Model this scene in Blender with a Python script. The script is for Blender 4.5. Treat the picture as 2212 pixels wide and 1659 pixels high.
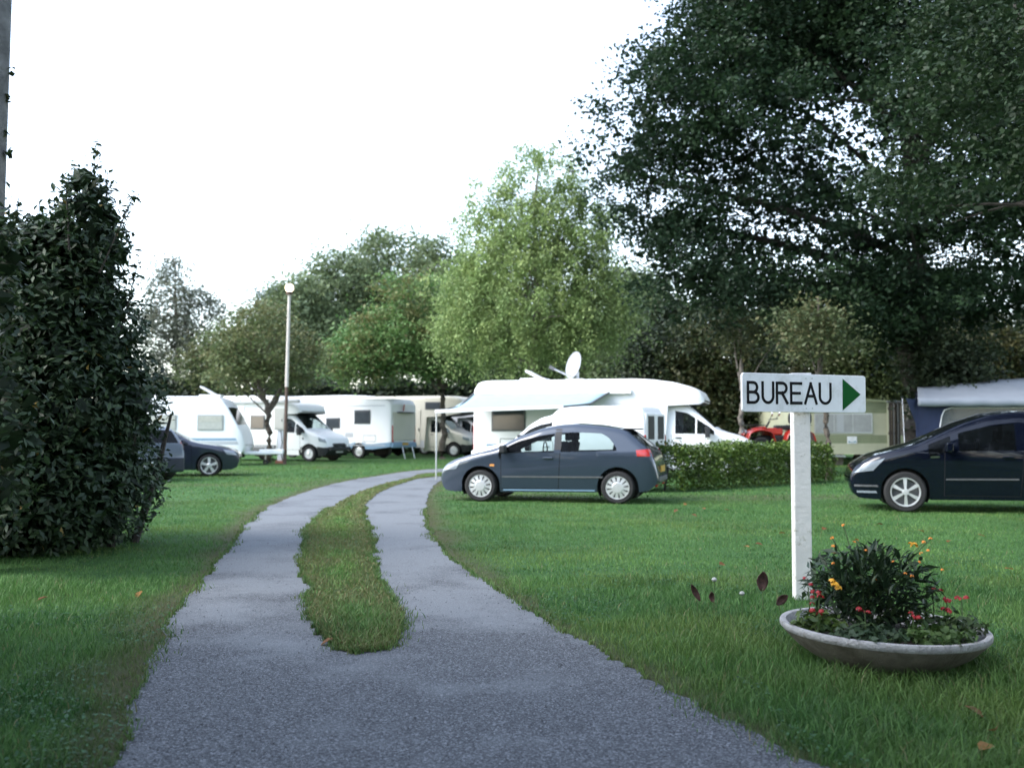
import bpy, bmesh, math, random
import numpy as np
from mathutils import Vector, Matrix

for _o in list(bpy.data.objects):
    bpy.data.objects.remove(_o)
S = bpy.context.scene
COL = S.collection
R = math.radians
rng = np.random.default_rng(7)
random.seed(7)

# ------------------------------------------------------------------ camera
EYE = 1.30
FPX, CX, CY, HOR = 2200.0, 1106.0, 829.5, 930.0
PITCH = math.atan((HOR - CY) / FPX)
cam_d = bpy.data.cameras.new('camera')
cam_d.sensor_width = 36.0
cam_d.lens = FPX / 2212.0 * 36.0
cam_d.clip_end = 2000.0
cam_d.dof.use_dof = True
cam_d.dof.focus_distance = 7.2
cam_d.dof.aperture_fstop = 2.2
cam = bpy.data.objects.new('camera', cam_d)
cam.location = (0, 0, EYE)
cam.rotation_euler = (math.pi / 2 + PITCH, 0, 0)
COL.objects.link(cam)
S.camera = cam

# ------------------------------------------------------------------ world, sun, exposure
SUN_EL, SUN_AZ = 44.0, 252.0      # degrees; azimuth clockwise from +Y: the brighter part of the cloud is on the left
wd = bpy.data.worlds.new('World')
S.world = wd
wd.use_nodes = True
nt = wd.node_tree
nt.nodes.clear()
w_out = nt.nodes.new('ShaderNodeOutputWorld')
w_bg = nt.nodes.new('ShaderNodeBackground')
w_sky = nt.nodes.new('ShaderNodeTexSky')
w_sky.sky_type = 'NISHITA'
w_sky.sun_disc = False
w_sky.sun_elevation = R(SUN_EL)
w_sky.sun_rotation = R(SUN_AZ)
w_sky.air_density = 1.1
w_sky.dust_density = 0.8
w_sky.ozone_density = 1.0
w_hsv = nt.nodes.new('ShaderNodeHueSaturation')     # thin even cloud: most of the blue is gone
w_hsv.inputs['Saturation'].default_value = 0.66
nt.links.new(w_sky.outputs[0], w_hsv.inputs['Color'])
nt.links.new(w_hsv.outputs[0], w_bg.inputs['Color'])
w_bg.inputs['Strength'].default_value = 0.15
nt.links.new(w_bg.outputs[0], w_out.inputs['Surface'])
sun_d = bpy.data.lights.new('sun', 'SUN')
sun_d.energy = 1.2
sun_d.angle = R(35)
sun_d.color = (1.0, 0.97, 0.92)
sun = bpy.data.objects.new('sun', sun_d)
_az, _el = R(SUN_AZ), R(SUN_EL)
_to_sun = Vector((math.sin(_az) * math.cos(_el), math.cos(_az) * math.cos(_el), math.sin(_el)))
sun.rotation_euler = _to_sun.to_track_quat('Z', 'Y').to_euler()
COL.objects.link(sun)
S.cycles.max_bounces = 6
S.cycles.diffuse_bounces = 3
S.cycles.glossy_bounces = 2
S.cycles.transmission_bounces = 3
S.cycles.transparent_max_bounces = 6
S.view_settings.view_transform = 'Standard'
S.view_settings.look = 'None'
S.view_settings.gamma = 1.0
S.view_settings.use_curve_mapping = False
S.view_settings.exposure = 2.0

# ------------------------------------------------------------------ helpers: placing
def ray(u, v):
    a, b = FPX, CY - v
    cp, sp = math.cos(PITCH), math.sin(PITCH)
    return (u - CX, a * cp - b * sp, a * sp + b * cp)

def gp(u, v, z=0.0):
    """point on the ground seen at picture position (u, v)"""
    x, y, zz = ray(u, v)
    t = (z - EYE) / zz
    return (x * t, y * t)

def at(u, v, Y):
    """point at depth Y seen at picture position (u, v)"""
    x, y, zz = ray(u, v)
    t = Y / y
    return (x * t, Y, EYE + zz * t)

# ------------------------------------------------------------------ helpers: materials
MATS = {}
def nodes_of(m):
    m.use_nodes = True
    n = m.node_tree
    return n, n.nodes['Principled BSDF']

def mat(name, col, rough=0.6, metal=0.0, spec=0.5, coat=0.0, var=0.0, vscale=8.0, bump=0.0, bscale=40.0, dirt=None, dscale=3.0, dlo=0.55, dhi=0.75):
    m = bpy.data.materials.new(name)
    n, p = nodes_of(m)
    p.inputs['Roughness'].default_value = rough
    p.inputs['Metallic'].default_value = metal
    p.inputs['Specular IOR Level'].default_value = spec
    p.inputs['Coat Weight'].default_value = coat
    p.inputs['Coat Roughness'].default_value = 0.04
    c4 = (col[0], col[1], col[2], 1)
    p.inputs['Base Color'].default_value = c4
    tc = n.nodes.new('ShaderNodeTexCoord')
    cur = None
    if var > 0:
        tn = n.nodes.new('ShaderNodeTexNoise'); tn.inputs['Scale'].default_value = vscale
        tn.inputs['Detail'].default_value = 5
        n.links.new(tc.outputs['Object'], tn.inputs['Vector'])
        cr = n.nodes.new('ShaderNodeValToRGB')
        cr.color_ramp.elements[0].position = 0.3
        cr.color_ramp.elements[1].position = 0.7
        cr.color_ramp.elements[0].color = tuple(c * (1 - var) for c in col) + (1,)
        cr.color_ramp.elements[1].color = tuple(min(1, c * (1 + var)) for c in col) + (1,)
        n.links.new(tn.outputs['Fac'], cr.inputs['Fac'])
        cur = cr.outputs[0]
    if dirt is not None:
        tn = n.nodes.new('ShaderNodeTexNoise'); tn.inputs['Scale'].default_value = dscale
        tn.inputs['Detail'].default_value = 8; tn.inputs['Roughness'].default_value = 0.7
        n.links.new(tc.outputs['Object'], tn.inputs['Vector'])
        mr = n.nodes.new('ShaderNodeMapRange')
        mr.inputs['From Min'].default_value = dlo; mr.inputs['From Max'].default_value = dhi
        n.links.new(tn.outputs['Fac'], mr.inputs['Value'])
        mx = n.nodes.new('ShaderNodeMix'); mx.data_type = 'RGBA'
        n.links.new(mr.outputs[0], mx.inputs['Factor'])
        if cur: n.links.new(cur, mx.inputs['A'])
        else: mx.inputs['A'].default_value = c4
        mx.inputs['B'].default_value = tuple(dirt) + (1,)
        cur = mx.outputs['Result']
    if cur: n.links.new(cur, p.inputs['Base Color'])
    if bump > 0:
        tb = n.nodes.new('ShaderNodeTexNoise'); tb.inputs['Scale'].default_value = bscale
        tb.inputs['Detail'].default_value = 6
        n.links.new(tc.outputs['Object'], tb.inputs['Vector'])
        bp = n.nodes.new('ShaderNodeBump'); bp.inputs['Strength'].default_value = bump
        bp.inputs['Distance'].default_value = 0.02
        n.links.new(tb.outputs['Fac'], bp.inputs['Height'])
        n.links.new(bp.outputs[0], p.inputs['Normal'])
    MATS[name] = m
    return m

def leaf_mat(name, rough=0.55, spec=0.3, trans=0.28):
    m = bpy.data.materials.new(name)
    n, p = nodes_of(m)
    a = n.nodes.new('ShaderNodeAttribute'); a.attribute_name = 'col'
    p.inputs['Roughness'].default_value = rough
    p.inputs['Specular IOR Level'].default_value = spec
    n.links.new(a.outputs['Color'], p.inputs['Base Color'])
    t = n.nodes.new('ShaderNodeBsdfTranslucent')
    n.links.new(a.outputs['Color'], t.inputs['Color'])
    mx = n.nodes.new('ShaderNodeMixShader'); mx.inputs[0].default_value = trans
    n.links.new(p.outputs[0], mx.inputs[1]); n.links.new(t.outputs[0], mx.inputs[2])
    n.links.new(mx.outputs[0], n.nodes['Material Output'].inputs['Surface'])
    MATS[name] = m
    return m

def glass_mat(name, tint, gloss=0.12, alpha=0.6, base=(0.01, 0.012, 0.014)):
    """tinted pane: partly see-through, mirror-like at grazing angles"""
    m = bpy.data.materials.new(name)
    n, p = nodes_of(m)
    p.inputs['Base Color'].default_value = tuple(base) + (1,)
    p.inputs['Roughness'].default_value = 0.03
    p.inputs['Specular IOR Level'].default_value = 0.6
    t = n.nodes.new('ShaderNodeBsdfTransparent'); t.inputs[0].default_value = tuple(tint) + (1,)
    fr = n.nodes.new('ShaderNodeFresnel'); fr.inputs['IOR'].default_value = 1.5
    ma = n.nodes.new('ShaderNodeMath'); ma.operation = 'MULTIPLY_ADD'
    ma.inputs[1].default_value = 1.0; ma.inputs[2].default_value = 1 - alpha
    ma.use_clamp = True
    n.links.new(fr.outputs[0], ma.inputs[0])
    mx = n.nodes.new('ShaderNodeMixShader')
    n.links.new(ma.outputs[0], mx.inputs[0])
    n.links.new(t.outputs[0], mx.inputs[1]); n.links.new(p.outputs[0], mx.inputs[2])
    n.links.new(mx.outputs[0], n.nodes['Material Output'].inputs['Surface'])
    MATS[name] = m
    return m

# ------------------------------------------------------------------ helpers: objects
def link(o, parent=None):
    COL.objects.link(o)
    if parent is not None: o.parent = parent
    return o

def tag(o, label=None, cat=None, group=None, kind=None):
    if label: o['label'] = label
    if cat: o['category'] = cat
    if group: o['group'] = group
    if kind: o['kind'] = kind
    return o

def empty(name, loc=(0, 0, 0), rz=0.0, label=None, cat=None, group=None):
    o = bpy.data.objects.new(name, None)
    o.location = loc; o.rotation_euler = (0, 0, rz)
    o.empty_display_size = 0.2
    link(o)
    return tag(o, label, cat, group)

def clone(o, parent=None):
    c = o.copy(); link(c, parent)
    for ch in [k for k in o.children]: clone(ch, c)
    return c

def mesh_np(name, V, faces, m=None, parent=None, colors=None, smooth=False, attrs=None):
    """faces: list of integer arrays of shape (n, k)"""
    me = bpy.data.meshes.new(name)
    V = np.asarray(V, dtype=np.float32)
    me.vertices.add(len(V)); me.vertices.foreach_set('co', V.ravel())
    loops = np.concatenate([np.asarray(f, dtype=np.int32).ravel() for f in faces])
    sizes = np.concatenate([np.full(len(f), np.asarray(f).shape[1], dtype=np.int32) for f in faces])
    starts = np.concatenate([[0], np.cumsum(sizes)[:-1]]).astype(np.int32)
    me.loops.add(len(loops)); me.loops.foreach_set('vertex_index', loops)
    me.polygons.add(len(sizes)); me.polygons.foreach_set('loop_start', starts)
    if smooth: me.polygons.foreach_set('use_smooth', np.ones(len(sizes), dtype=bool))
    if colors is not None:
        a = me.attributes.new('col', 'FLOAT_COLOR', 'POINT')
        c = np.ones((len(V), 4), dtype=np.float32); c[:, :3] = colors
        a.data.foreach_set('color', c.ravel())
    for k, v in (attrs or {}).items():
        a = me.attributes.new(k, 'FLOAT', 'POINT'); a.data.foreach_set('value', np.asarray(v, dtype=np.float32))
    me.update(calc_edges=True)
    if m is not None: me.materials.append(m)
    return link(bpy.data.objects.new(name, me), parent)

class MB:
    """collects simple shapes into one mesh"""
    def __init__(s): s.v = []; s.f = []
    def add(s, V, F):
        o = len(s.v); s.v += [tuple(p) for p in V]; s.f += [tuple(i + o for i in f) for f in F]; return s
    def box(s, c, d, rz=0.0, M=None):
        hx, hy, hz = d[0] / 2, d[1] / 2, d[2] / 2
        V = [Vector((x, y, z)) for x in (-hx, hx) for y in (-hy, hy) for z in (-hz, hz)]
        M = M or Matrix.Rotation(rz, 3, 'Z')
        V = [M @ p + Vector(c) for p in V]
        return s.add(V, [(0, 1, 3, 2), (4, 6, 7, 5), (0, 4, 5, 1), (2, 3, 7, 6), (0, 2, 6, 4), (1, 5, 7, 3)])
    def bar(s, a, b, w, h):
        """square bar from a to b"""
        a, b = Vector(a), Vector(b); d = b - a; L = d.length
        q = d.to_track_quat('X', 'Z').to_matrix()
        return s.box((a + b) / 2, (L, w, h), M=q)
    def tube(s, pts, rad, n=8, cap=True):
        pts = [Vector(p) for p in pts]
        if not hasattr(rad, '__len__'): rad = [rad] * len(pts)
        V = []; F = []
        for i, p in enumerate(pts):
            d = (pts[min(i + 1, len(pts) - 1)] - pts[max(i - 1, 0)]).normalized()
            q = d.to_track_quat('Z', 'Y').to_matrix()
            for k in range(n):
                a = 2 * math.pi * k / n
                V.append(p + q @ Vector((math.cos(a) * rad[i], math.sin(a) * rad[i], 0)))
        for i in range(len(pts) - 1):
            for k in range(n):
                F.append((i * n + k, i * n + (k + 1) % n, (i + 1) * n + (k + 1) % n, (i + 1) * n + k))
        if cap:
            F.append(tuple(range(n))[::-1]); F.append(tuple((len(pts) - 1) * n + k for k in range(n)))
        return s.add(V, F)
    def lathe(s, prof, n=24, axis='Z', c=(0, 0, 0), close=False):
        """prof: (radius, height) pairs turned round the axis"""
        V = []; F = []; m = len(prof)
        for k in range(n):
            a = 2 * math.pi * k / n
            for r, h in prof:
                x, y = r * math.cos(a), r * math.sin(a)
                p = (x, y, h) if axis == 'Z' else (x, h, y)
                V.append((p[0] + c[0], p[1] + c[1], p[2] + c[2]))
        for k in range(n):
            for i in range(m if close else m - 1):
                j = (i + 1) % m
                F.append((k * m + i, k * m + j, ((k + 1) % n) * m + j, ((k + 1) % n) * m + i))
        return s.add(V, F)
    def prism(s, poly, a, b):
        """poly: list of 3-D points; extruded by vector from a offset to b offset"""
        n = len(poly); A = [Vector(p) + Vector(a) for p in poly]; B = [Vector(p) + Vector(b) for p in poly]
        F = [tuple(range(n)), tuple(range(2 * n - 1, n - 1, -1))]
        F += [(i, i + n, (i + 1) % n + n, (i + 1) % n) for i in range(n)]
        return s.add(A + B, F)
    def grid(s, P):
        """P: rows of points"""
        r, c = len(P), len(P[0])
        V = [p for row in P for p in row]
        return s.add(V, [(i * c + j, i * c + j + 1, (i + 1) * c + j + 1, (i + 1) * c + j) for i in range(r - 1) for j in range(c - 1)])
    def build(s, name, m, parent=None, smooth=False, bevel=0.0, seg=2, sharp=40, fix=True, solid=0.0):
        me = bpy.data.meshes.new(name)
        me.from_pydata([tuple(p) for p in s.v], [], s.f)
        if fix:
            bm = bmesh.new(); bm.from_mesh(me)
            bmesh.ops.remove_doubles(bm, verts=bm.verts, dist=1e-4)
            bmesh.ops.recalc_face_normals(bm, faces=bm.faces)
            bm.to_mesh(me); bm.free()
        if smooth:
            me.polygons.foreach_set('use_smooth', np.ones(len(me.polygons), dtype=bool))
            me.set_sharp_from_angle(angle=R(sharp))
        me.materials.append(m)
        o = link(bpy.data.objects.new(name, me), parent)
        if solid:
            k = o.modifiers.new('solid', 'SOLIDIFY'); k.thickness = solid; k.offset = -1
        if bevel:
            k = o.modifiers.new('bevel', 'BEVEL'); k.width = bevel; k.segments = seg; k.limit_method = 'ANGLE'; k.angle_limit = R(35)
        return o

# ------------------------------------------------------------------ materials
leafM = leaf_mat('foliage')
leafG = leaf_mat('glossy_foliage', rough=0.5, spec=0.35, trans=0.15)
grassM = leaf_mat('grass_blades', rough=0.55, spec=0.3, trans=0.3)
barkM = mat('bark', (0.085, 0.07, 0.055), 0.9, var=0.45, vscale=14, bump=0.8, bscale=30)
darkbark = mat('dark_bark', (0.035, 0.03, 0.025), 0.9, var=0.4, vscale=10, bump=0.8, bscale=25)
palebark = mat('pale_bark', (0.22, 0.19, 0.165), 0.85, var=0.35, vscale=12, bump=0.5, bscale=25, dirt=(0.06, 0.05, 0.045), dscale=6)
whiteGRP = mat('white_fibreglass', (0.80, 0.81, 0.82), 0.35, spec=0.45, var=0.02, vscale=1.5)
greyGRP = mat('grey_fibreglass', (0.42, 0.44, 0.47), 0.45, var=0.03, vscale=2)
creamGRP = mat('cream_fibreglass', (0.56, 0.54, 0.47), 0.45, var=0.04, vscale=2)
bluegrey = mat('blue_grey_skirt', (0.19, 0.30, 0.42), 0.5, var=0.05)
blackP = mat('black_plastic', (0.018, 0.019, 0.021), 0.55, var=0.2, vscale=20)
greyP = mat('grey_plastic', (0.09, 0.095, 0.10), 0.6, var=0.15, vscale=15)
rubberM = mat('tyre_rubber', (0.016, 0.016, 0.017), 0.85, var=0.25, vscale=30, bump=0.3, bscale=60)
silverM = mat('silver_wheel', (0.62, 0.63, 0.64), 0.32, metal=0.55, var=0.06, vscale=20)
chromeM = mat('chrome', (0.75, 0.76, 0.78), 0.12, metal=1.0, var=0.02)
alloyM = mat('aluminium', (0.55, 0.56, 0.57), 0.4, metal=0.8, var=0.05)
hatchpaint = mat('slate_blue_paint', (0.028, 0.042, 0.066), 0.35, metal=0.25, coat=1.0, var=0.03, vscale=40)
navypaint = mat('navy_paint', (0.003, 0.0045, 0.011), 0.4, metal=0.0, spec=0.0, coat=1.0, var=0.05, vscale=40)
midpaint = mat('midnight_blue_paint', (0.018, 0.024, 0.045), 0.3, metal=0.3, coat=1.0, var=0.05, vscale=40)
silverpaint = mat('grey_blue_paint', (0.13, 0.155, 0.19), 0.35, metal=0.4, coat=1.0, var=0.03, vscale=40)
glassClear = glass_mat('clear_pane', (0.72, 0.80, 0.80), alpha=0.92)
glassDark = glass_mat('dark_pane', (0.18, 0.21, 0.23), alpha=0.75)
glassCamp = mat('camper_window_acrylic', (0.035, 0.042, 0.05), 0.08, spec=0.7, var=0.15, vscale=3)
lampGlass = mat('headlight_lens', (0.22, 0.25, 0.29), 0.12, spec=0.8, coat=1.0, var=0.1, vscale=25)
redLamp = mat('red_lamp_lens', (0.45, 0.02, 0.015), 0.2, spec=0.6, coat=0.8, var=0.15, vscale=25)
amberLamp = mat('amber_lamp_lens', (0.75, 0.33, 0.10), 0.25, coat=0.5, var=0.1)
plateY = mat('yellow_plate', (0.55, 0.33, 0.05), 0.5, var=0.05)
plateW = mat('white_plate', (0.6, 0.6, 0.6), 0.5, var=0.05)
seamM = mat('panel_gap', (0.006, 0.006, 0.007), 0.9, var=0.1)
seatM = mat('seat_fabric', (0.045, 0.05, 0.06), 0.9, var=0.2, vscale=20)
curtainM = mat('pale_blind', (0.42, 0.42, 0.37), 0.8, var=0.1, vscale=8)
signW = mat('sign_white', (0.78, 0.79, 0.82), 0.45, var=0.03, vscale=3, dirt=(0.50, 0.51, 0.49), dscale=3.5, dlo=0.52, dhi=0.75)
postW = mat('post_white', (0.66, 0.65, 0.62), 0.65, var=0.08, vscale=4, bump=0.25, bscale=30, dirt=(0.30, 0.29, 0.20), dscale=11, dlo=0.58, dhi=0.70)
signK = mat('sign_black', (0.006, 0.006, 0.008), 0.7, spec=0.15, var=0.1)
signG = mat('sign_green', (0.002, 0.085, 0.014), 0.7, spec=0.15, var=0.08, vscale=5)
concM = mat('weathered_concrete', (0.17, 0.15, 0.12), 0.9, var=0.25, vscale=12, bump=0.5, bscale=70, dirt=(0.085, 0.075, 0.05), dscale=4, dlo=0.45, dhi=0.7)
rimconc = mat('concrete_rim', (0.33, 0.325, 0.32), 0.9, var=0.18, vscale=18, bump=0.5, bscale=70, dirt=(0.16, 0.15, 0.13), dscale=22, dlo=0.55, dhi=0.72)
soilM = mat('soil', (0.035, 0.025, 0.017), 0.95, var=0.5, vscale=20, bump=1.0, bscale=40)
yellowF = mat('yellow_petal', (0.75, 0.36, 0.02), 0.6, var=0.15, vscale=50)
orangeF = mat('orange_petal', (0.72, 0.22, 0.02), 0.6, var=0.15, vscale=50)
redF = mat('red_petal', (0.30, 0.008, 0.010), 0.55, var=0.25, vscale=50)
rustM = mat('rust_brown_leaf', (0.055, 0.022, 0.016), 0.7, var=0.4, vscale=40, bump=0.3, bscale=60)
stemM = mat('green_stem', (0.06, 0.10, 0.03), 0.7, var=0.2, vscale=20)
fluffM = mat('seed_fluff', (0.34, 0.35, 0.33), 0.9, var=0.1)
poleM = mat('weathered_pole_wood', (0.17, 0.165, 0.16), 0.9, var=0.35, vscale=6, bump=0.5, bscale=25)
galvM = mat('beige_grey_steel', (0.52, 0.475, 0.44), 0.6, var=0.15, vscale=6)
rustpole = mat('brown_painted_steel', (0.10, 0.065, 0.05), 0.8, var=0.3, vscale=8)

# ================================================================== ground, drive, grass
def smooth_line(pts, step=0.12, jit=0.0, seed=1):
    """dense, gently rounded copy of a polyline"""
    P = np.array(pts, dtype=float)
    n = len(P); out = []
    for i in range(n - 1):
        p0, p1, p2, p3 = P[max(i - 1, 0)], P[i], P[i + 1], P[min(i + 2, n - 1)]
        m = max(2, int(np.linalg.norm(p2 - p1) / step))
        for k in range(m):
            t = k / m
            out.append(0.5 * ((2 * p1) + (-p0 + p2) * t + (2 * p0 - 5 * p1 + 4 * p2 - p3) * t * t + (-p0 + 3 * p1 - 3 * p2 + p3) * t ** 3))
    out.append(P[-1]); out = np.array(out)
    if jit:
        g = np.random.default_rng(seed)
        e = g.normal(0, 1, (len(out), 2))
        k = np.array([.15, .3, .4, .3, .15])
        e = np.stack([np.convolve(e[:, j], k, 'same') for j in (0, 1)], 1) + 0.5 * g.normal(0, 1, (len(out), 2))
        out = out + e * jit
    return out

left_px = [(232, 1659), (275, 1520), (380, 1322), (480, 1200), (543, 1120), (605, 1084), (700, 1051), (800, 1031), (950, 1013)]
right_px = [(1765, 1659), (1620, 1588), (1400, 1468), (1230, 1370), (1080, 1278), (965, 1192), (922, 1122), (925, 1070), (950, 1040), (1000, 1026)]
L_ = [(-3.2, -8.0), (-2.6, 0.5), (-1.75, 3.2)] + [gp(*p) for p in left_px] + [(2.0, 36.5), (9.0, 38.0)]
R_ = [(3.6, -8.0), (2.9, 0.5), (1.75, 3.2)] + [gp(*p) for p in right_px] + [(3.0, 33.0), (9.0, 34.5)]
left_e = smooth_line(L_, 0.10, 0.022, 3)
right_e = smooth_line(R_, 0.10, 0.022, 4)
drive_poly = np.concatenate([left_e, right_e[::-1]])
ml_px = [(775, 1414), (730, 1404), (698, 1376), (672, 1310), (656, 1235), (660, 1160), (690, 1116), (740, 1083), (800, 1055), (880, 1034), (960, 1021)]
mr_px = [(775, 1414), (830, 1408), (866, 1374), (856, 1320), (812, 1220), (797, 1150), (786, 1108), (812, 1070), (870, 1045), (960, 1029)]
med_l = smooth_line([gp(*p) for p in ml_px] + [(3.0, 35.0)], 0.09, 0.03, 5)
med_r = smooth_line([gp(*p) for p in mr_px] + [(3.0, 34.4)], 0.09, 0.03, 6)
med_poly = np.concatenate([med_l, med_r[::-1]])

def inside(P, poly):
    x, y = P[:, 0], P[:, 1]
    res = np.zeros(len(P), dtype=bool)
    x0, y0 = poly[:, 0], poly[:, 1]
    x1, y1 = np.roll(x0, -1), np.roll(y0, -1)
    for a, b, c, d in zip(x0, y0, x1, y1):
        if b == d: continue
        m = (y >= min(b, d)) & (y < max(b, d))
        if m.any():
            res[m] ^= x[m] < (c - a) * (y[m] - b) / (d - b) + a
    return res

def edge_dist(P, line):
    out = np.full(len(P), 99.0)
    for i in range(0, len(P), 20000):
        q = P[i:i + 20000]
        out[i:i + 20000] = np.sqrt(((q[:, None, :] - line[None, :, :]) ** 2).sum(2)).min(1)
    return out
drive_edges = np.concatenate([left_e, right_e])
med_edges = np.concatenate([med_l, med_r])

def vnoise(P, s, seed=0):
    """cheap smooth 2-D value noise in 0..1"""
    g = np.random.default_rng(seed); T = g.random((64, 64))
    q = P * s; i = np.floor(q).astype(int); f = q - i; f = f * f * (3 - 2 * f)
    a, b = i[:, 0] % 64, i[:, 1] % 64; a1, b1 = (a + 1) % 64, (b + 1) % 64
    return (T[a, b] * (1 - f[:, 0]) + T[a1, b] * f[:, 0]) * (1 - f[:, 1]) + (T[a, b1] * (1 - f[:, 0]) + T[a1, b1] * f[:, 0]) * f[:, 1]

# --- lawn sheet to the horizon, with how dry and worn the turf is at each point
xs = np.concatenate([[-300, -150, -60, -30, -20], np.arange(-14, 14.01, 0.13), [20, 30, 60, 150, 300]])
ys = [-120, -60, -20, -8, -3, 0, 1.5, 2.5]
y = 3.0
while y < 45: ys.append(y); y += 0.06 + 0.012 * y
ys += [50, 60, 80, 120, 200, 300]
gx, gy = np.meshgrid(xs, np.array(ys), indexing='ij')
GP = np.stack([gx.ravel(), gy.ravel()], 1)
near = (np.abs(GP[:, 0]) < 14.5) & (GP[:, 1] > 0) & (GP[:, 1] < 46)
dry = np.zeros(len(GP))
de = edge_dist(GP[near], drive_edges[::2])
dry[near] = np.clip(1.15 - de / ((0.2 + 0.35 * vnoise(GP[near], 1.3, 2)) * np.where(GP[near][:, 0] > 0.2, 0.5, 1.0)), 0, 1)
dry = np.maximum(dry, 0.55 * np.clip((vnoise(GP, 0.45, 5) - 0.62) * 4, 0, 1))
nx, ny = len(xs), len(ys)
ii = (np.arange(nx - 1)[:, None] * ny + np.arange(ny - 1)[None, :]).ravel()
gf = np.stack([ii, ii + ny, ii + ny + 1, ii + 1], 1)
GV = np.concatenate([GP, np.zeros((len(GP), 1))], 1)

def lawn_material(name, a, b, c, dryc):
    m = bpy.data.materials.new(name)
    n, p = nodes_of(m)
    p.inputs['Roughness'].default_value = 0.9
    p.inputs['Specular IOR Level'].default_value = 0.15
    tc = n.nodes.new('ShaderNodeTexCoord')
    def noise(s, d=6):
        t = n.nodes.new('ShaderNodeTexNoise'); t.inputs['Scale'].default_value = s; t.inputs['Detail'].default_value = d
        t.inputs['Roughness'].default_value = 0.65
        n.links.new(tc.outputs['Object'], t.inputs['Vector']); return t.outputs['Fac']
    cr = n.nodes.new('ShaderNodeValToRGB')
    e = cr.color_ramp.elements
    e[0].position = 0.36; e[0].color = a + (1,)
    e[1].position = 0.66; e[1].color = c + (1,)
    k = e.new(0.5); k.color = b + (1,)
    mixn = n.nodes.new('ShaderNodeMix'); mixn.inputs['Factor'].default_value = 0.55
    n.links.new(noise(1.1), mixn.inputs['A']); n.links.new(noise(38), mixn.inputs['B'])
    n.links.new(mixn.outputs['Result'], cr.inputs['Fac'])
    at_ = n.nodes.new('ShaderNodeAttribute'); at_.attribute_name = 'dry'
    mul = n.nodes.new('ShaderNodeMath'); mul.operation = 'MULTIPLY'; mul.use_clamp = True
    ad = n.nodes.new('ShaderNodeMath'); ad.operation = 'ADD'; ad.inputs[1].default_value = 0.45
    n.links.new(noise(9), ad.inputs[0])
    n.links.new(at_.outputs['Fac'], mul.inputs[0]); n.links.new(ad.outputs[0], mul.inputs[1])
    mx = n.nodes.new('ShaderNodeMix'); mx.data_type = 'RGBA'
    n.links.new(mul.outputs[0], mx.inputs['Factor']); n.links.new(cr.outputs[0], mx.inputs['A'])
    mx.inputs['B'].default_value = dryc + (1,)
    n.links.new(mx.outputs['Result'], p.inputs['Base Color'])
    bp = n.nodes.new('ShaderNodeBump'); bp.inputs['Strength'].default_value = 0.9; bp.inputs['Distance'].default_value = 0.05
    n.links.new(noise(55), bp.inputs['Height']); n.links.new(bp.outputs[0], p.inputs['Normal'])
    return m
lawnM = lawn_material('lawn_turf', (0.036, 0.088, 0.026), (0.060, 0.142, 0.042), (0.090, 0.185, 0.060), (0.090, 0.085, 0.045))
lawn = mesh_np('lawn', GV, [gf], lawnM, attrs={'dry': dry})
tag(lawn, kind='structure')

def flat_poly(name, poly, z, m):
    bm = bmesh.new()
    vs = [bm.verts.new((p[0], p[1], z)) for p in poly]
    f = bm.faces.new(vs)
    bmesh.ops.triangulate(bm, faces=[f])
    bmesh.ops.recalc_face_normals(bm, faces=bm.faces)
    for f in bm.faces:
        if f.normal.z < 0: f.normal_flip()
    me = bpy.data.meshes.new(name); bm.to_mesh(me); bm.free()
    me.materials.append(m)
    return link(bpy.data.objects.new(name, me))

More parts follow.
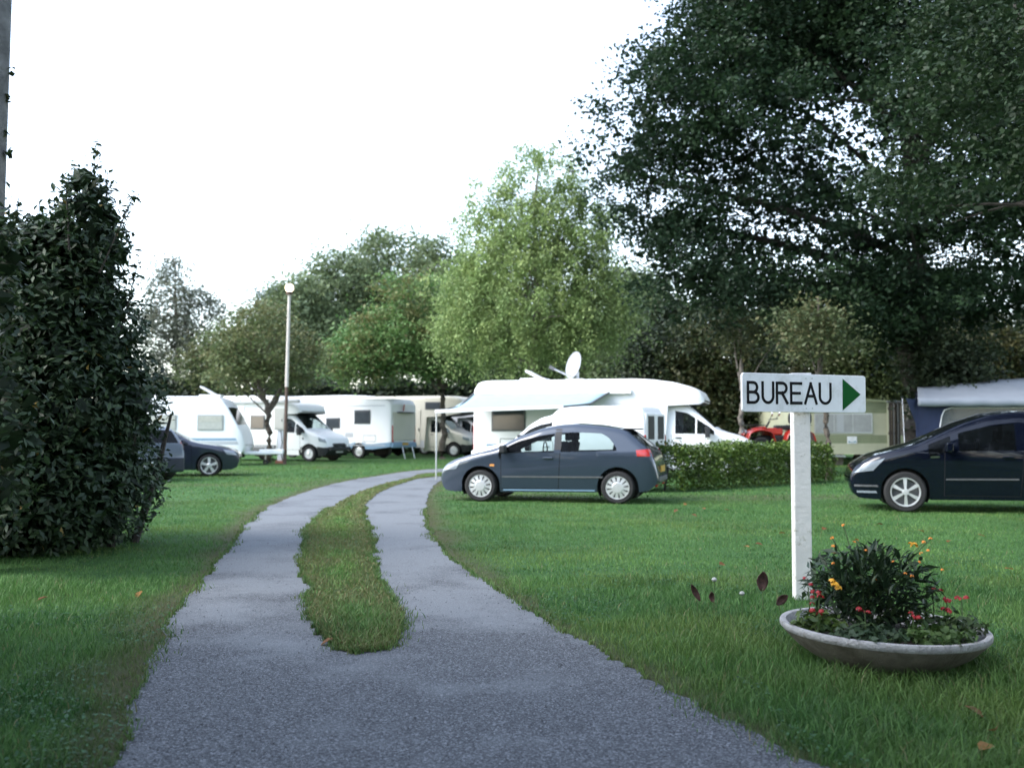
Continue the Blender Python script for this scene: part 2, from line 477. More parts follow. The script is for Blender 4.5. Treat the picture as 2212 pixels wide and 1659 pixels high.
def gravel_material():
    m = bpy.data.materials.new('worn_gravel_asphalt')
    n, p = nodes_of(m)
    p.inputs['Roughness'].default_value = 0.85
    p.inputs['Specular IOR Level'].default_value = 0.25
    tc = n.nodes.new('ShaderNodeTexCoord')
    vo = n.nodes.new('ShaderNodeTexVoronoi'); vo.inputs['Scale'].default_value = 135
    n.links.new(tc.outputs['Object'], vo.inputs['Vector'])
    sep = n.nodes.new('ShaderNodeSeparateColor'); n.links.new(vo.outputs['Color'], sep.inputs[0])
    cr = n.nodes.new('ShaderNodeValToRGB'); e = cr.color_ramp.elements
    e[0].position = 0.0; e[0].color = (0.030, 0.031, 0.036, 1)
    e[1].position = 1.0; e[1].color = (0.235, 0.25, 0.27, 1)
    k = e.new(0.35); k.color = (0.070, 0.076, 0.084, 1)
    k = e.new(0.8); k.color = (0.118, 0.126, 0.138, 1)
    n.links.new(sep.outputs[0], cr.inputs['Fac'])
    t = n.nodes.new('ShaderNodeTexNoise'); t.inputs['Scale'].default_value = 0.9; t.inputs['Detail'].default_value = 9
    t.inputs['Roughness'].default_value = 0.62
    n.links.new(tc.outputs['Object'], t.inputs['Vector'])
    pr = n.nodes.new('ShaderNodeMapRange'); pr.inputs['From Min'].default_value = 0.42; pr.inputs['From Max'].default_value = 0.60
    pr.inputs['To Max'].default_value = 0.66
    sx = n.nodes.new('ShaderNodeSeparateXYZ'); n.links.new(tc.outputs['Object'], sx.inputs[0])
    gy_ = n.nodes.new('ShaderNodeMapRange'); gy_.inputs['From Min'].default_value = 4.0; gy_.inputs['From Max'].default_value = 9.0   # pale patches thin out towards the camera, leaving the dark stones
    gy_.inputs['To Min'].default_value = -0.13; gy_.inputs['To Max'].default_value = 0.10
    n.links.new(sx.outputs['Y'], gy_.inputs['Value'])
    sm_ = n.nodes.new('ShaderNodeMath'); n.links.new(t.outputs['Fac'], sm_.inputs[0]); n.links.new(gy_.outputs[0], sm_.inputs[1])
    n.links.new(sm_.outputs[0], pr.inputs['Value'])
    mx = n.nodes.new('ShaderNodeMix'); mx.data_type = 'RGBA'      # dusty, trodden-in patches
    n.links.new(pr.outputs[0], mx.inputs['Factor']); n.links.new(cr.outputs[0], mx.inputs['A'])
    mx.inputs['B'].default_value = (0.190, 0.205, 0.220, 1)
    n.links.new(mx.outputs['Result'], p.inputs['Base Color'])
    bp = n.nodes.new('ShaderNodeBump'); bp.inputs['Strength'].default_value = 0.5; bp.inputs['Distance'].default_value = 0.006
    n.links.new(vo.outputs['Distance'], bp.inputs['Height']); bp.invert = True
    n.links.new(bp.outputs[0], p.inputs['Normal'])
    return m
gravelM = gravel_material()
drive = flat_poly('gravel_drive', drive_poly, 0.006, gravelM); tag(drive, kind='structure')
medM = lawn_material('median_turf', (0.055, 0.09, 0.03), (0.085, 0.13, 0.045), (0.13, 0.15, 0.06), (0.12, 0.10, 0.055))
median = flat_poly('grass_median', med_poly, 0.012, medM); tag(median, kind='structure')

# --- loose stones on the drive
def stones(n, seed=3):
    g = np.random.default_rng(seed)
    Y = 3.4 + 9.5 * g.random(n) ** 1.7; X = (g.random(n) - 0.5) * (3.0 + Y * 0.9)
    P = np.stack([X, Y], 1)
    ok = inside(P, drive_poly) & ~inside(P, med_poly)
    ed = np.minimum(edge_dist(P, drive_edges[::2]), edge_dist(P, med_edges[::2]))
    ok &= g.random(n) < np.clip(0.25 + 0.9 * np.exp(-ed / 0.25), 0, 1)
    P = P[ok]; n = len(P)
    r = 0.0025 + 0.0055 * g.random(n) ** 2.2
    base = np.array([[1, 0, 0], [-.5, .86, 0], [-.5, -.86, 0], [0.1, 0.1, .8]])
    a = g.random(n) * 6.28; ca, sa = np.cos(a), np.sin(a)
    V = np.zeros((n, 4, 3))
    b = base[None] * (0.7 + 0.6 * g.random((n, 4, 1)))
    V[:, :, 0] = (b[:, :, 0] * ca[:, None] - b[:, :, 1] * sa[:, None]) * r[:, None] + P[:, :1]
    V[:, :, 1] = (b[:, :, 0] * sa[:, None] + b[:, :, 1] * ca[:, None]) * r[:, None] + P[:, 1:]
    V[:, :, 2] = b[:, :, 2] * r[:, None] + 0.0065
    k = np.arange(n)[:, None] * 4
    F = np.concatenate([k + np.array([[0, 1, 3]]), k + np.array([[1, 2, 3]]), k + np.array([[2, 0, 3]])])
    c = (0.05 + 0.20 * g.random(n) ** 1.3)[:, None] * np.array([[1, 1.01, 1.07]])
    o = mesh_np('loose_gravel', V.reshape(-1, 3), [F], grassM, colors=np.repeat(c, 4, 0))
    tag(o, 'small loose grey stones scattered over the gravel drive', 'gravel', kind='stuff')
stones(60000)

# --- grass blades
def blades(name, P, h, wid, colr, seed, z0=0.0, parent=None, two=True, label=None):
    g = np.random.default_rng(seed); n = len(P)
    a = g.random(n) * 2 * math.pi
    side = np.stack([np.cos(a), np.sin(a), np.zeros(n)], 1)
    b = g.random(n) * 2 * math.pi
    lean = np.stack([np.cos(b), np.sin(b), np.zeros(n)], 1) * (h * (0.25 + 0.75 * g.random(n)))[:, None]
    B = np.concatenate([P, np.full((n, 1), z0)], 1)
    up = np.zeros((n, 3)); up[:, 2] = h
    w = (wid * (0.7 + 0.6 * g.random(n)))[:, None] * side
    if two:
        V = np.stack([B - w / 2, B + w / 2, B + up * 0.6 + lean * 0.35 + w * 0.4, B + up * 0.6 + lean * 0.35 - w * 0.4, B + up * 0.93 + lean], 1)
        k = np.arange(n)[:, None] * 5
        F = [k + np.array([[0, 1, 2, 3]]), k + np.array([[3, 2, 4]])]; m = 5
    else:
        V = np.stack([B - w / 2, B + w / 2, B + up + lean * 0.8], 1)
        k = np.arange(n)[:, None] * 3; F = [k + np.array([[0, 1, 2]])]; m = 3
    o = mesh_np(name, V.reshape(-1, 3), F, grassM, parent, colors=np.repeat(colr, m, 0))
    if label: tag(o, label, 'grass')
    tag(o, kind='stuff')
    return o

PLANTER = (2.05, 5.70)
def grass_cols(P, dryv, g, warm=0.0):
    n = len(P)
    t = g.random(n)[:, None]; v = vnoise(P, 0.7, 9)[:, None]
    dark = np.array([[0.026, 0.082, 0.020]]); lite = np.array([[0.140, 0.290, 0.075]])
    c = dark + (lite - dark) * (0.65 * t ** 1.2 + 0.35 * v)
    v2 = np.clip((vnoise(P, 0.9, 19) + 0.5 * vnoise(P, 2.7, 23)) / 1.5 - 0.42, 0, 1)[:, None] * 2.2
    c = c + np.array([[0.050, 0.030, 0.004]]) * v2          # patches of yellower turf
    cl = (vnoise(P, 1.7, 29) > 0.72)[:, None] & (g.random((n, 1)) < 0.6)
    c = np.where(cl, c * np.array([[0.55, 0.72, 0.75]]), c)   # darker weeds and clover
    straw = g.random((n, 1)) < 0.025
    c = np.where(straw, np.array([[0.22, 0.21, 0.10]]), c)
    yel = np.array([[0.135, 0.130, 0.055]])
    f = np.clip(dryv[:, None] * (0.35 + 0.9 * g.random(n)[:, None]) + warm * (g.random(n)[:, None] < 0.25), 0, 1)
    return c * (1 - f) + yel * f

def sow(name, n, y0, y1, hmin, hmax, wid, seed, two, dens_pow=1.0, label=None, slope=0.66):
    g = np.random.default_rng(seed)
    Y = y0 + (y1 - y0) * g.random(n) ** dens_pow
    X = (g.random(n) * 2 - 1) * (0.8 + Y * slope)
    P = np.stack([X, Y], 1)
    keep = ~inside(P, drive_poly)
    P = P[keep]
    d = edge_dist(P, drive_edges[::3])
    dr = np.clip(1.1 - d / ((0.10 + 0.45 * vnoise(P, 1.3, 2)) * np.where(P[:, 0] > 0.2, 0.42, 1.0)), 0, 1)
    keep = g.random(len(P)) > dr * 0.55
    keep &= ((P[:, 0] - PLANTER[0]) ** 2 + (P[:, 1] - PLANTER[1]) ** 2) > 0.30 ** 2
    P = P[keep]; dr = dr[keep]
    # a mown lawn, longer and clumpier where the mower cannot reach
    tall = np.clip(1.25 - np.abs(np.hypot(P[:, 0] - PLANTER[0], P[:, 1] - PLANTER[1]) - 0.45) / 0.75, 0, 1)
    tall = np.maximum(tall, 0.7 * np.clip((vnoise(P, 2.2, 14) - 0.55) * 3, 0, 1))
    tall = np.where(P[:, 0] > 0.8, np.maximum(tall, 0.55 * np.clip(1 - (P[:, 1] - 4.2) / 2.2, 0, 1)), tall)
    h = (hmin + (hmax - hmin) * g.random(len(P)) ** 1.4) * (0.45 + 0.4 * vnoise(P, 3.1, 4) + 0.75 * tall) * (1 - 0.5 * dr)
    return blades(name, P, h, wid, grass_cols(P, dr * 0.7, g, 0.12), seed + 1, 0.0, two=two, label=label)
sow('near_lawn_grass', 215000, 3.3, 9.0, 0.03, 0.10, 0.0046, 11, True, 1.0, 'lush short green grass of the lawn close to the camera')
sow('middle_lawn_grass', 200000, 9.0, 19.0, 0.022, 0.055, 0.0085, 21, False, 0.9, 'mown green grass of the lawn around the parked cars')
sow('far_lawn_grass', 150000, 19.0, 46.0, 0.025, 0.06, 0.022, 31, False, 0.8, 'pale green lawn in front of the camper vans')

def median_grass():
    g = np.random.default_rng(41)
    lo, hi = med_poly.min(0), med_poly.max(0)
    n = 260000
    Y = lo[1] + (32 - lo[1]) * g.random(n) ** 1.9; X = lo[0] + (1.2 - lo[0]) * g.random(n)
    P = np.stack([X, Y], 1)
    P = P[inside(P, med_poly)]
    d = edge_dist(P, med_edges[::2])
    dr = np.clip(1.1 - d / 0.28, 0, 1)
    dr = np.maximum(dr, 0.75 * np.clip((vnoise(P, 1.6, 8) - 0.45) * 3, 0, 1))
    tuft = np.clip(1.3 - np.hypot((P[:, 0] + 0.98) / 0.42, (P[:, 1] - 6.7) / 0.8), 0, 1)
    dr = dr * (1 - 0.7 * tuft)
    keep = g.random(len(P)) > dr * 0.45
    P, dr, tuft = P[keep], dr[keep], tuft[keep]
    h = (0.02 + 0.05 * g.random(len(P)) ** 1.3) * (0.55 + 0.9 * tuft + 0.3 * vnoise(P, 3, 6)) * (1 - 0.3 * dr)
    wid = 0.004 + 0.0006 * P[:, 1]
    return blades('median_grass', P, h, wid, grass_cols(P, np.clip(dr + .12, 0, 1), g, 0.45) * 1.25, 43, 0.012, two=True,
                  label='yellowing grass strip growing between the two wheel tracks')
median_grass()

# --- grass creeping over the edges of the drive, and weeds in the turf
def fringe():
    g = np.random.default_rng(51)
    E = np.concatenate([left_e, right_e, med_edges]); E = E[(E[:, 1] > 3.2) & (E[:, 1] < 17)]
    n = 24000
    P = E[g.integers(0, len(E), n)]
    clump = vnoise(P, 2.4, 33)
    r = np.abs(g.normal(0, 1, n)) * (0.015 + 0.12 * np.clip(clump - 0.4, 0, 1))
    a = g.random(n) * 6.28
    P = P + np.stack([np.cos(a), np.sin(a)], 1) * r[:, None]
    P = P[inside(P, drive_poly)]
    h = 0.012 + 0.045 * g.random(len(P)) ** 1.6
    blades('edge_grass', P, h, 0.0035 + 0.0004 * P[:, 1], grass_cols(P, 0.55 * g.random(len(P)), g, 0.3), 53, 0.006,
           label='thin ragged grass creeping over the edges of the gravel')
fringe()
def weeds():
    g = np.random.default_rng(61); n = 70000
    Y = 3.4 + 11 * g.random(n) ** 1.2; X = (g.random(n) * 2 - 1) * (0.8 + 0.62 * Y); P = np.stack([X, Y], 1)
    P = P[(vnoise(P, 1.7, 29) > 0.60) & ~inside(P, drive_poly)]
    P = P[np.hypot(P[:, 0] - PLANTER[0], P[:, 1] - PLANTER[1]) > .4]; n = len(P)
    Q = np.concatenate([P, (0.02 + 0.05 * g.random(n))[:, None]], 1)
    a = g.random(n) * 6.28; L = 0.005 + 0.007 * g.random(n)
    d = np.stack([np.cos(a), np.sin(a), g.normal(0, .25, n)], 1) * L[:, None]; s = np.stack([-np.sin(a), np.cos(a), g.normal(0, .25, n)], 1) * (L * .8)[:, None]
    V = np.stack([Q - d, Q + s, Q + d, Q - s], 1).reshape(-1, 3)
    c = np.array([[0.040, 0.105, 0.040]]) * (0.6 + 0.9 * g.random((n, 1)))
    o = mesh_np('clover', V, [np.arange(n * 4).reshape(n, 4)], grassM, colors=np.repeat(c, 4, 0))
    tag(o, 'patches of small round clover leaves in the near lawn', 'clover', kind='stuff')
weeds()

# ================================================================== trees and hedges
def unit(v): return v / np.maximum(np.linalg.norm(v, axis=1, keepdims=True), 1e-9)

def leaf_quads(P, size, g, aspect=0.6, up=0.5, out=None, droop=0.0, fold=0.0):
    """one small pointed face (a rhombus, folded on request) for every leaf"""
    n = len(P)
    nrm = g.normal(0, 1, (n, 3)); nrm[:, 2] = np.abs(nrm[:, 2]) + up
    if out is not None: nrm += out
    nrm = unit(nrm)
    d = g.normal(0, 1, (n, 3)); d[:, 2] -= droop
    d = unit(d - nrm * (d * nrm).sum(1, keepdims=True))
    s = np.cross(nrm, d)
    L = (size * (0.65 + 0.7 * g.random(n)))[:, None]
    W = L * aspect
    A = P - d * L * 0.5; B = P + d * L * 0.5
    C = P + s * W * 0.5 + d * L * 0.05; D = P - s * W * 0.5 + d * L * 0.05
    if fold:
        C = C + nrm * W * fold; D = D + nrm * W * fold
    V = np.stack([A, C, B, D], 1).reshape(-1, 3)
    k = np.arange(n)[:, None] * 4
    F = [k + np.array([[0, 1, 2]]), k + np.array([[0, 2, 3]])] if fold else [k + np.array([[0, 1, 2, 3]])]
    return V, F

def ell_points(lobes, n, g, shell=0.55):
    """points in a union of ellipsoids, more of them towards the outside"""
    lob = np.array(lobes, dtype=float)
    vol = lob[:, 3] * lob[:, 4] * lob[:, 5]; vol = vol ** 0.85
    k = g.choice(len(lob), n, p=vol / vol.sum())
    d = unit(g.normal(0, 1, (n, 3)))
    r = g.random(n) ** (1 / 3 * (1 - shell) + 0.0) if shell < 1 else np.ones(n)
    P = lob[k, :3] + d * r[:, None] * lob[k, 3:]
    return P, d

def bez(a, b, bend, n=5):
    a, b = Vector(a), Vector(b); m = (a + b) / 2 + Vector(bend); o = []
    for i in range(n + 1):
        t = i / n; o.append(a * (1 - t) ** 2 + m * 2 * t * (1 - t) + b * t * t)
    return o

def tint(n, g, cols):
    c = np.array(cols, dtype=float); k = g.random(n) * (len(c) - 1); i = np.floor(k).astype(int).clip(0, len(c) - 2)
    f = (k - i)[:, None]
    return c[i] * (1 - f) + c[i + 1] * f

def make_tree(name, label, base, lobes, trunk, cols, n_clump, per, leaf, spread, seed, bark=None, branches=26,
              aspect=0.6, droop=0.0, strands=False, shell=0.5, group=None, cat='tree', up=0.5, zmin=0.3, twig_r=0.05, m=None, core=0, boughs=0):
    """trunk: list of (x, y, z, radius) world points.  lobes: ellipsoids (x, y, z, rx, ry, rz)"""
    g = np.random.default_rng(seed)
    root = empty(name, (base[0], base[1], 0), 0, label, cat, group)
    off = np.array([base[0], base[1], 0.0])
    tb = MB()
    tp = [Vector((p[0] - base[0], p[1] - base[1], p[2])) for p in trunk]
    fine, rad = [], []
    for i in range(len(tp) - 1):
        for k in range(4):
            t = k / 4
            q = tp[i].lerp(tp[i + 1], t); wob = trunk[i][3] * 0.35
            fine.append(q + Vector((g.normal(0, wob), g.normal(0, wob), 0)) * (0 if i + k == 0 else 1))
            rad.append(trunk[i][3] * (1 - t) + trunk[i + 1][3] * t)
    fine.append(tp[-1]); rad.append(trunk[-1][3]); rad[0] *= 1.25
    tb.tube(fine, rad, 9)
    tb.build('trunk', bark or barkM, root, smooth=True, fix=False)
    C, D = ell_points(lobes, n_clump, g, shell)
    if boughs:       # twigs gathered into boughs, with gaps between them
        B_, _ = ell_points(lobes, boughs, g, shell)
        C = B_[g.integers(0, boughs, n_clump)] + g.normal(0, 1, (n_clump, 3)) * np.array([1, 1, .55]) * spread * 1.7
    C = C[C[:, 2] > zmin]; n_clump = len(C)
    C = C - off
    if branches:
        bb = MB()
        low = max(0.15, trunk[-1][2] * 0.28)
        pick = g.choice(n_clump, min(branches, n_clump), replace=False)
        cand = [(f, r) for f, r in zip(fine, rad) if f.z > low]
        for i in pick:
            e = Vector(C[i])
            below = [c for c in cand if c[0].z < e.z + 0.3] or cand[:1]
            s, r = below[min(len(below) - 1, int(len(below) * (0.35 + 0.65 * g.random())))]
            ln = (e - s).length
            r0 = min(r * 0.55, 0.02 + 0.018 * ln)
            pts = bez(s, e, (g.normal(0, .08) * ln, g.normal(0, .08) * ln, 0.10 * ln))
            bb.tube(pts, [r0 * (1 - 0.85 * t / 5) for t in range(6)], 5, cap=False)
        tag(bb.build('branches', bark or barkM, root, smooth=True, fix=False), kind='stuff')
    if strands:      # hanging shoots
        n = n_clump * per
        ci = np.repeat(np.arange(n_clump), per)
        t = g.random(n)
        ln = (0.5 + 1.1 * g.random(n_clump))[ci]
        dirx = g.normal(0, 0.35, (n_clump, 2))[ci]
        P = C[ci].copy()
        P[:, :2] += dirx * t[:, None] * ln[:, None]; P[:, 2] += 0.25 * t * ln - t * t * ln * 1.3
        P += g.normal(0, spread, (n, 3)) * np.array([1, 1, 0.6])
    else:
        n = n_clump * per
        ci = np.repeat(np.arange(n_clump), per)
        P = C[ci] + g.normal(0, 1, (n, 3)) * (spread * (0.6 + 0.8 * g.random(n_clump)))[ci][:, None] * np.array([1, 1, 0.62])
    keep = P[:, 2] > zmin
    P = P[keep]; ci = ci[keep]
    cc = tint(n_clump, g, cols)[ci] * (0.75 + 0.5 * g.random(len(P)))[:, None]
    V, F = leaf_quads(P, leaf, g, aspect, up, droop=droop)
    mesh_np('crown', V, F, m or leafM, root, colors=np.repeat(cc, 4, 0))
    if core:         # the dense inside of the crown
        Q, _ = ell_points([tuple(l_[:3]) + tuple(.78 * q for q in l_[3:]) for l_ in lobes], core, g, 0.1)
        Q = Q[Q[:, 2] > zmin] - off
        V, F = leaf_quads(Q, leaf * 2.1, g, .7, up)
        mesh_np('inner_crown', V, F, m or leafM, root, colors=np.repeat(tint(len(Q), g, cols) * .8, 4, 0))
    return root

def lob(u, v, Y, ru, rv, rd=None, dy=0.0):
    """ellipsoid seen at (u, v), at depth Y, ru x rv picture units in size"""
    x, y, z = at(u, v, Y); k = Y / FPX
    return (x, y + dy, z, ru * k, rd if rd else 0.8 * ru * k, rv * k)
def px(u, Y): return (u - CX) * Y / FPX

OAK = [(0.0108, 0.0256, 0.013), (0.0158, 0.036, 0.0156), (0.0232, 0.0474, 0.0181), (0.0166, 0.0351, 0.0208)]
BIRCH = [(0.1898, 0.274, 0.1067), (0.2465, 0.3422, 0.1254), (0.2894, 0.3626, 0.1385), (0.2119, 0.2943, 0.1254)]
MIDG = [(0.088, 0.182, 0.061), (0.127, 0.226, 0.072), (0.16, 0.231, 0.083), (0.187, 0.176, 0.072)]
OLIVE = [(0.069, 0.098, 0.046), (0.098, 0.121, 0.053), (0.127, 0.121, 0.057)]
HILL = [(0.112, 0.156, 0.088), (0.15, 0.2, 0.1), (0.175, 0.219, 0.106)]
DARK = [(0.020, 0.032, 0.018), (0.030, 0.045, 0.022), (0.040, 0.055, 0.026)]
RUSSET = [(0.035, 0.055, 0.024), (0.050, 0.068, 0.027), (0.080, 0.075, 0.030)]

# --- the big oak on the right, and the nearer one reaching in from outside the frame
Yo = 31.0
ox = px(1985, Yo)
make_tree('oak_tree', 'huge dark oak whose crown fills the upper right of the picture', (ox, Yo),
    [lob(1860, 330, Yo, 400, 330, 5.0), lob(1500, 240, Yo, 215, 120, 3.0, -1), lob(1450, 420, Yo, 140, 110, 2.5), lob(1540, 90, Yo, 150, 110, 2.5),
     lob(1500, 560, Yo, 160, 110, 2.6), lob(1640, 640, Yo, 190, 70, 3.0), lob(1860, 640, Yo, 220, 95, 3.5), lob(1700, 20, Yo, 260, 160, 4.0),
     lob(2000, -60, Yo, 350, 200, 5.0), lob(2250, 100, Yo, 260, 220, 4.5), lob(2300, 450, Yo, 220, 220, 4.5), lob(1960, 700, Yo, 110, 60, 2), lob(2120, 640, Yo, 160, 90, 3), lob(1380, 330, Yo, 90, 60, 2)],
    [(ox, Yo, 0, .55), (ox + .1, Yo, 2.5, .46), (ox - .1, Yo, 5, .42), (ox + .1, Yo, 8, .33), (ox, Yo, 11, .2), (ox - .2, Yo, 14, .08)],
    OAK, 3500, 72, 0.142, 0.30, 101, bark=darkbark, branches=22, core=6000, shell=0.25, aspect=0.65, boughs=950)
Yn = 15.5
nx0 = px(2420, Yn)
make_tree('oak_tree', 'nearer oak reaching in from beyond the right edge above the dark blue car', (nx0, Yn),
    [(nx0, Yn, 6.9, 2.9, 3.6, 2.0), (nx0 + 1.5, Yn - 3.0, 6.6, 3.0, 3.2, 1.8), (nx0 + .6, Yn + 1, 8.6, 3.0, 3.4, 2.2), (nx0 - 1.4, Yn + 0.5, 5.4, 1.5, 1.8, 1.1),
     (nx0 + 3, Yn - 6, 6.8, 3.6, 3.6, 2.2), (nx0 + 1.0, Yn - 7.5, 6.2, 3.0, 2.6, 1.4)],
    [(nx0 + .9, Yn, 0, .34), (nx0 + .9, Yn, 2.5, .28), (nx0 + .7, Yn, 5, .22), (nx0 + .6, Yn, 8.5, .1)],
    [(0.015, 0.031, 0.014), (0.023, 0.045, 0.018), (0.030, 0.052, 0.020)], 1250, 60, 0.10, 0.26, 102, bark=darkbark, branches=34, boughs=330, core=500, shell=0.3, aspect=0.65)

# --- unseen oaks added just outside the frame to keep the sky off the foreground
for i, (tx_, ty_, lb) in enumerate([(7.8, 1.0, 'unseen oak behind the camera on the right, added to shade the foreground'), (-7.2, 0.5, 'unseen oak behind the camera on the left, added to shade the foreground')]):
    sgn = 1 if tx_ > 0 else -1
    make_tree('shading_oak', lb, (tx_, ty_), [(tx_ - sgn * .8, ty_ + .5, 6.4, 4.0, 4.6, 1.5), (tx_ - sgn * .3, ty_ + .5, 8.2, 3.4, 3.8, 1.8), (tx_ + sgn * .8, ty_ - 3, 6.2, 3.6, 3.2, 1.7)],
        [(tx_, ty_, 0, .36), (tx_, ty_, 2.5, .3), (tx_, ty_, 5, .24), (tx_, ty_, 8.5, .1)], OAK, 450, 52, .26, .42, 180 + i, bark=darkbark, branches=30, shell=.3, zmin=4.6)

# --- birch behind the awning
Yb = 38.0; bx = px(1148, Yb)
make_tree('birch_tree', 'tall pale yellow-green birch with drooping shoots behind the awning motorhome', (bx, Yb),
    [lob(1150, 640, Yb, 215, 110), lob(1150, 720, Yb, 190, 60), lob(1030, 690, Yb, 105, 75), lob(1270, 680, Yb, 105, 90), lob(1130, 500, Yb, 130, 110), lob(1200, 500, Yb, 120, 110),
     lob(1165, 385, Yb, 95, 75), lob(1160, 560, Yb, 190, 80), lob(1170, 330, Yb, 40, 25), lob(1060, 420, Yb, 60, 36), lob(1250, 420, Yb, 50, 50), lob(1045, 500, Yb, 85, 65), lob(1265, 500, Yb, 85, 80), lob(1000, 610, Yb, 85, 55), lob(1320, 650, Yb, 75, 75), lob(985, 700, Yb, 65, 55)],
    [(bx, Yb, 0, .17), (bx + .05, Yb, 3, .15), (bx + .25, Yb, 6, .11), (bx + .1, Yb, 9, .07), (bx + .3, Yb, 12, .02)],
    BIRCH, 1250, 80, 0.125, 0.14, 103, bark=palebark, branches=16, core=300, droop=2.0, strands=True, shell=0.3, aspect=0.5)

# --- oak-like tree whose trunk stands before the cream camper
Ym = 46.5; mx0 = px(955, Ym)
make_tree('broadleaf_tree', 'rounded mid-green tree with brown trunk standing before the cream camper', (mx0, Ym),
    [lob(870, 745, Ym, 150, 80), lob(800, 770, Ym, 100, 62), lob(960, 760, Ym, 120, 70), lob(880, 650, Ym, 80, 60), lob(740, 800, Ym, 50, 30)],
    [(mx0, Ym, 0, .16), (mx0 + .03, Ym, 1.5, .14), (mx0, Ym, 3.2, .13), (mx0 - .9, Ym, 6, .06)],
    MIDG, 460, 62, 0.17, 0.36, 104, branches=20, core=500, shell=0.3)

# --- wooded rise behind, tree by tree
for i, (u, v, ru, rv, Y, lb) in enumerate([
        (650, 705, 85, 105, 66, 'dull green tree behind the lit lamp post, lowest of the wooded rise'),
        (750, 650, 105, 115, 70, 'rounded olive tree standing second from the left on the wooded rise'),
        (850, 610, 110, 112, 74, 'tallest rounded tree at the crest of the wooded rise'),
        (945, 640, 85, 125, 70, 'olive tree on the wooded rise half hidden by the birch'),
        (598, 668, 48, 62, 84, 'far blue-green tree just left of the lamp globe'),
        (1060, 700, 100, 110, 66, 'dull green tree filling the gap low behind the left of the birch'),
        (1240, 720, 110, 100, 68, 'dull green tree behind the satellite dish'),
        (1370, 690, 90, 120, 64, 'dull green tree between the birch and the huge oak')]):
    X = px(u, Y); z = at(u, v, Y)[2]
    make_tree('background_tree', lb, (X, Y), [lob(u, v, Y, ru, rv), lob(u - ru * .4, v + rv * .7, Y, ru * .8, rv * .6), lob(u + ru * .4, v + rv * .8, Y, ru * .8, rv * .7)],
        [(X, Y, 0, .25), (X, Y, z * .5, .2), (X, Y, z, .1)], HILL if i != 4 else [(0.05, 0.075, 0.06), (0.06, 0.085, 0.065)], 400 if i != 4 else 120, 52, 0.27, 0.55, 110 + i, branches=10, core=500, shell=0.3, group='trees on the wooded rise')

# --- thin greyish tree left, small tree with forked trunk, shrub behind
Yt = 60.0; tx = px(385, Yt)
make_tree('tall_tree', 'thin greyish tree with sky showing through, behind the left caravan', (tx, Yt),
    [lob(372, 650, Yt, 60, 90), lob(425, 690, Yt, 60, 75), lob(340, 740, Yt, 60, 80), lob(400, 790, Yt, 85, 70), lob(370, 585, Yt, 25, 30), lob(310, 680, Yt, 40, 70)],
    [(tx, Yt, 0, .2), (tx, Yt, 4, .16), (tx - .2, Yt, 8, .1), (tx - .3, Yt, 11.5, .03)],
    [(0.11, 0.13, 0.11), (0.14, 0.16, 0.12), (0.15, 0.15, 0.11)], 300, 42, 0.2, 0.42, 120, branches=40, shell=0.2)
Ys = 40.8; sx = px(580, Ys)
st = make_tree('forked_tree', 'small russet-green tree with forked trunk before the left motorhome', (sx, Ys),
    [lob(575, 745, Ys, 115, 70), lob(500, 780, Ys, 70, 50), lob(650, 790, Ys, 65, 45), lob(570, 690, Ys, 60, 40), lob(560, 820, Ys, 80, 26)],
    [(sx, Ys, 0, .13), (sx - .02, Ys, 1.2, .12), (sx + .03, Ys, 2.1, .12), (sx - .38, Ys, 2.9, .075), (sx - .3, Ys, 4.6, .04)],
    [(0.10, 0.14, 0.06), (0.13, 0.17, 0.068), (0.16, 0.155, 0.07)], 300, 42, 0.14, 0.30, 121, branches=30, shell=0.3, zmin=2.3)
_f = MB(); _f.tube([(.03, 0, 2.05), (.30, 0, 2.45), (.5, .05, 3.0), (.62, 0, 4.2)], [.08, .075, .06, .03], 8)
_f.build('fork_limb', barkM, st, smooth=True, fix=False)
_g = np.random.default_rng(5); _p = np.array([[.12, -.1, .35]]) + _g.normal(0, 1, (160, 3)) * np.array([.12, .1, .25])
_p = _p[_p[:, 2] > .05]
_V, _F = leaf_quads(_p, 0.09, _g); mesh_np('ivy', _V, _F, leafM, st, colors=np.repeat(tint(len(_p), _g, [(.05, .06, .03), (.08, .08, .035)]), 4, 0))
Ys2 = 54.0; s2 = px(500, Ys2)
make_tree('shrubby_tree', 'low olive tree between the thin grey tree and the lamp post', (s2, Ys2),
    [lob(495, 770, Ys2, 70, 70), lob(540, 720, Ys2, 50, 55), lob(450, 800, Ys2, 60, 50)],
    [(s2, Ys2, 0, .15), (s2, Ys2, 2, .12), (s2, Ys2, 5, .05)], OLIVE, 200, 50, 0.2, 0.42, 122, branches=14, shell=0.25)

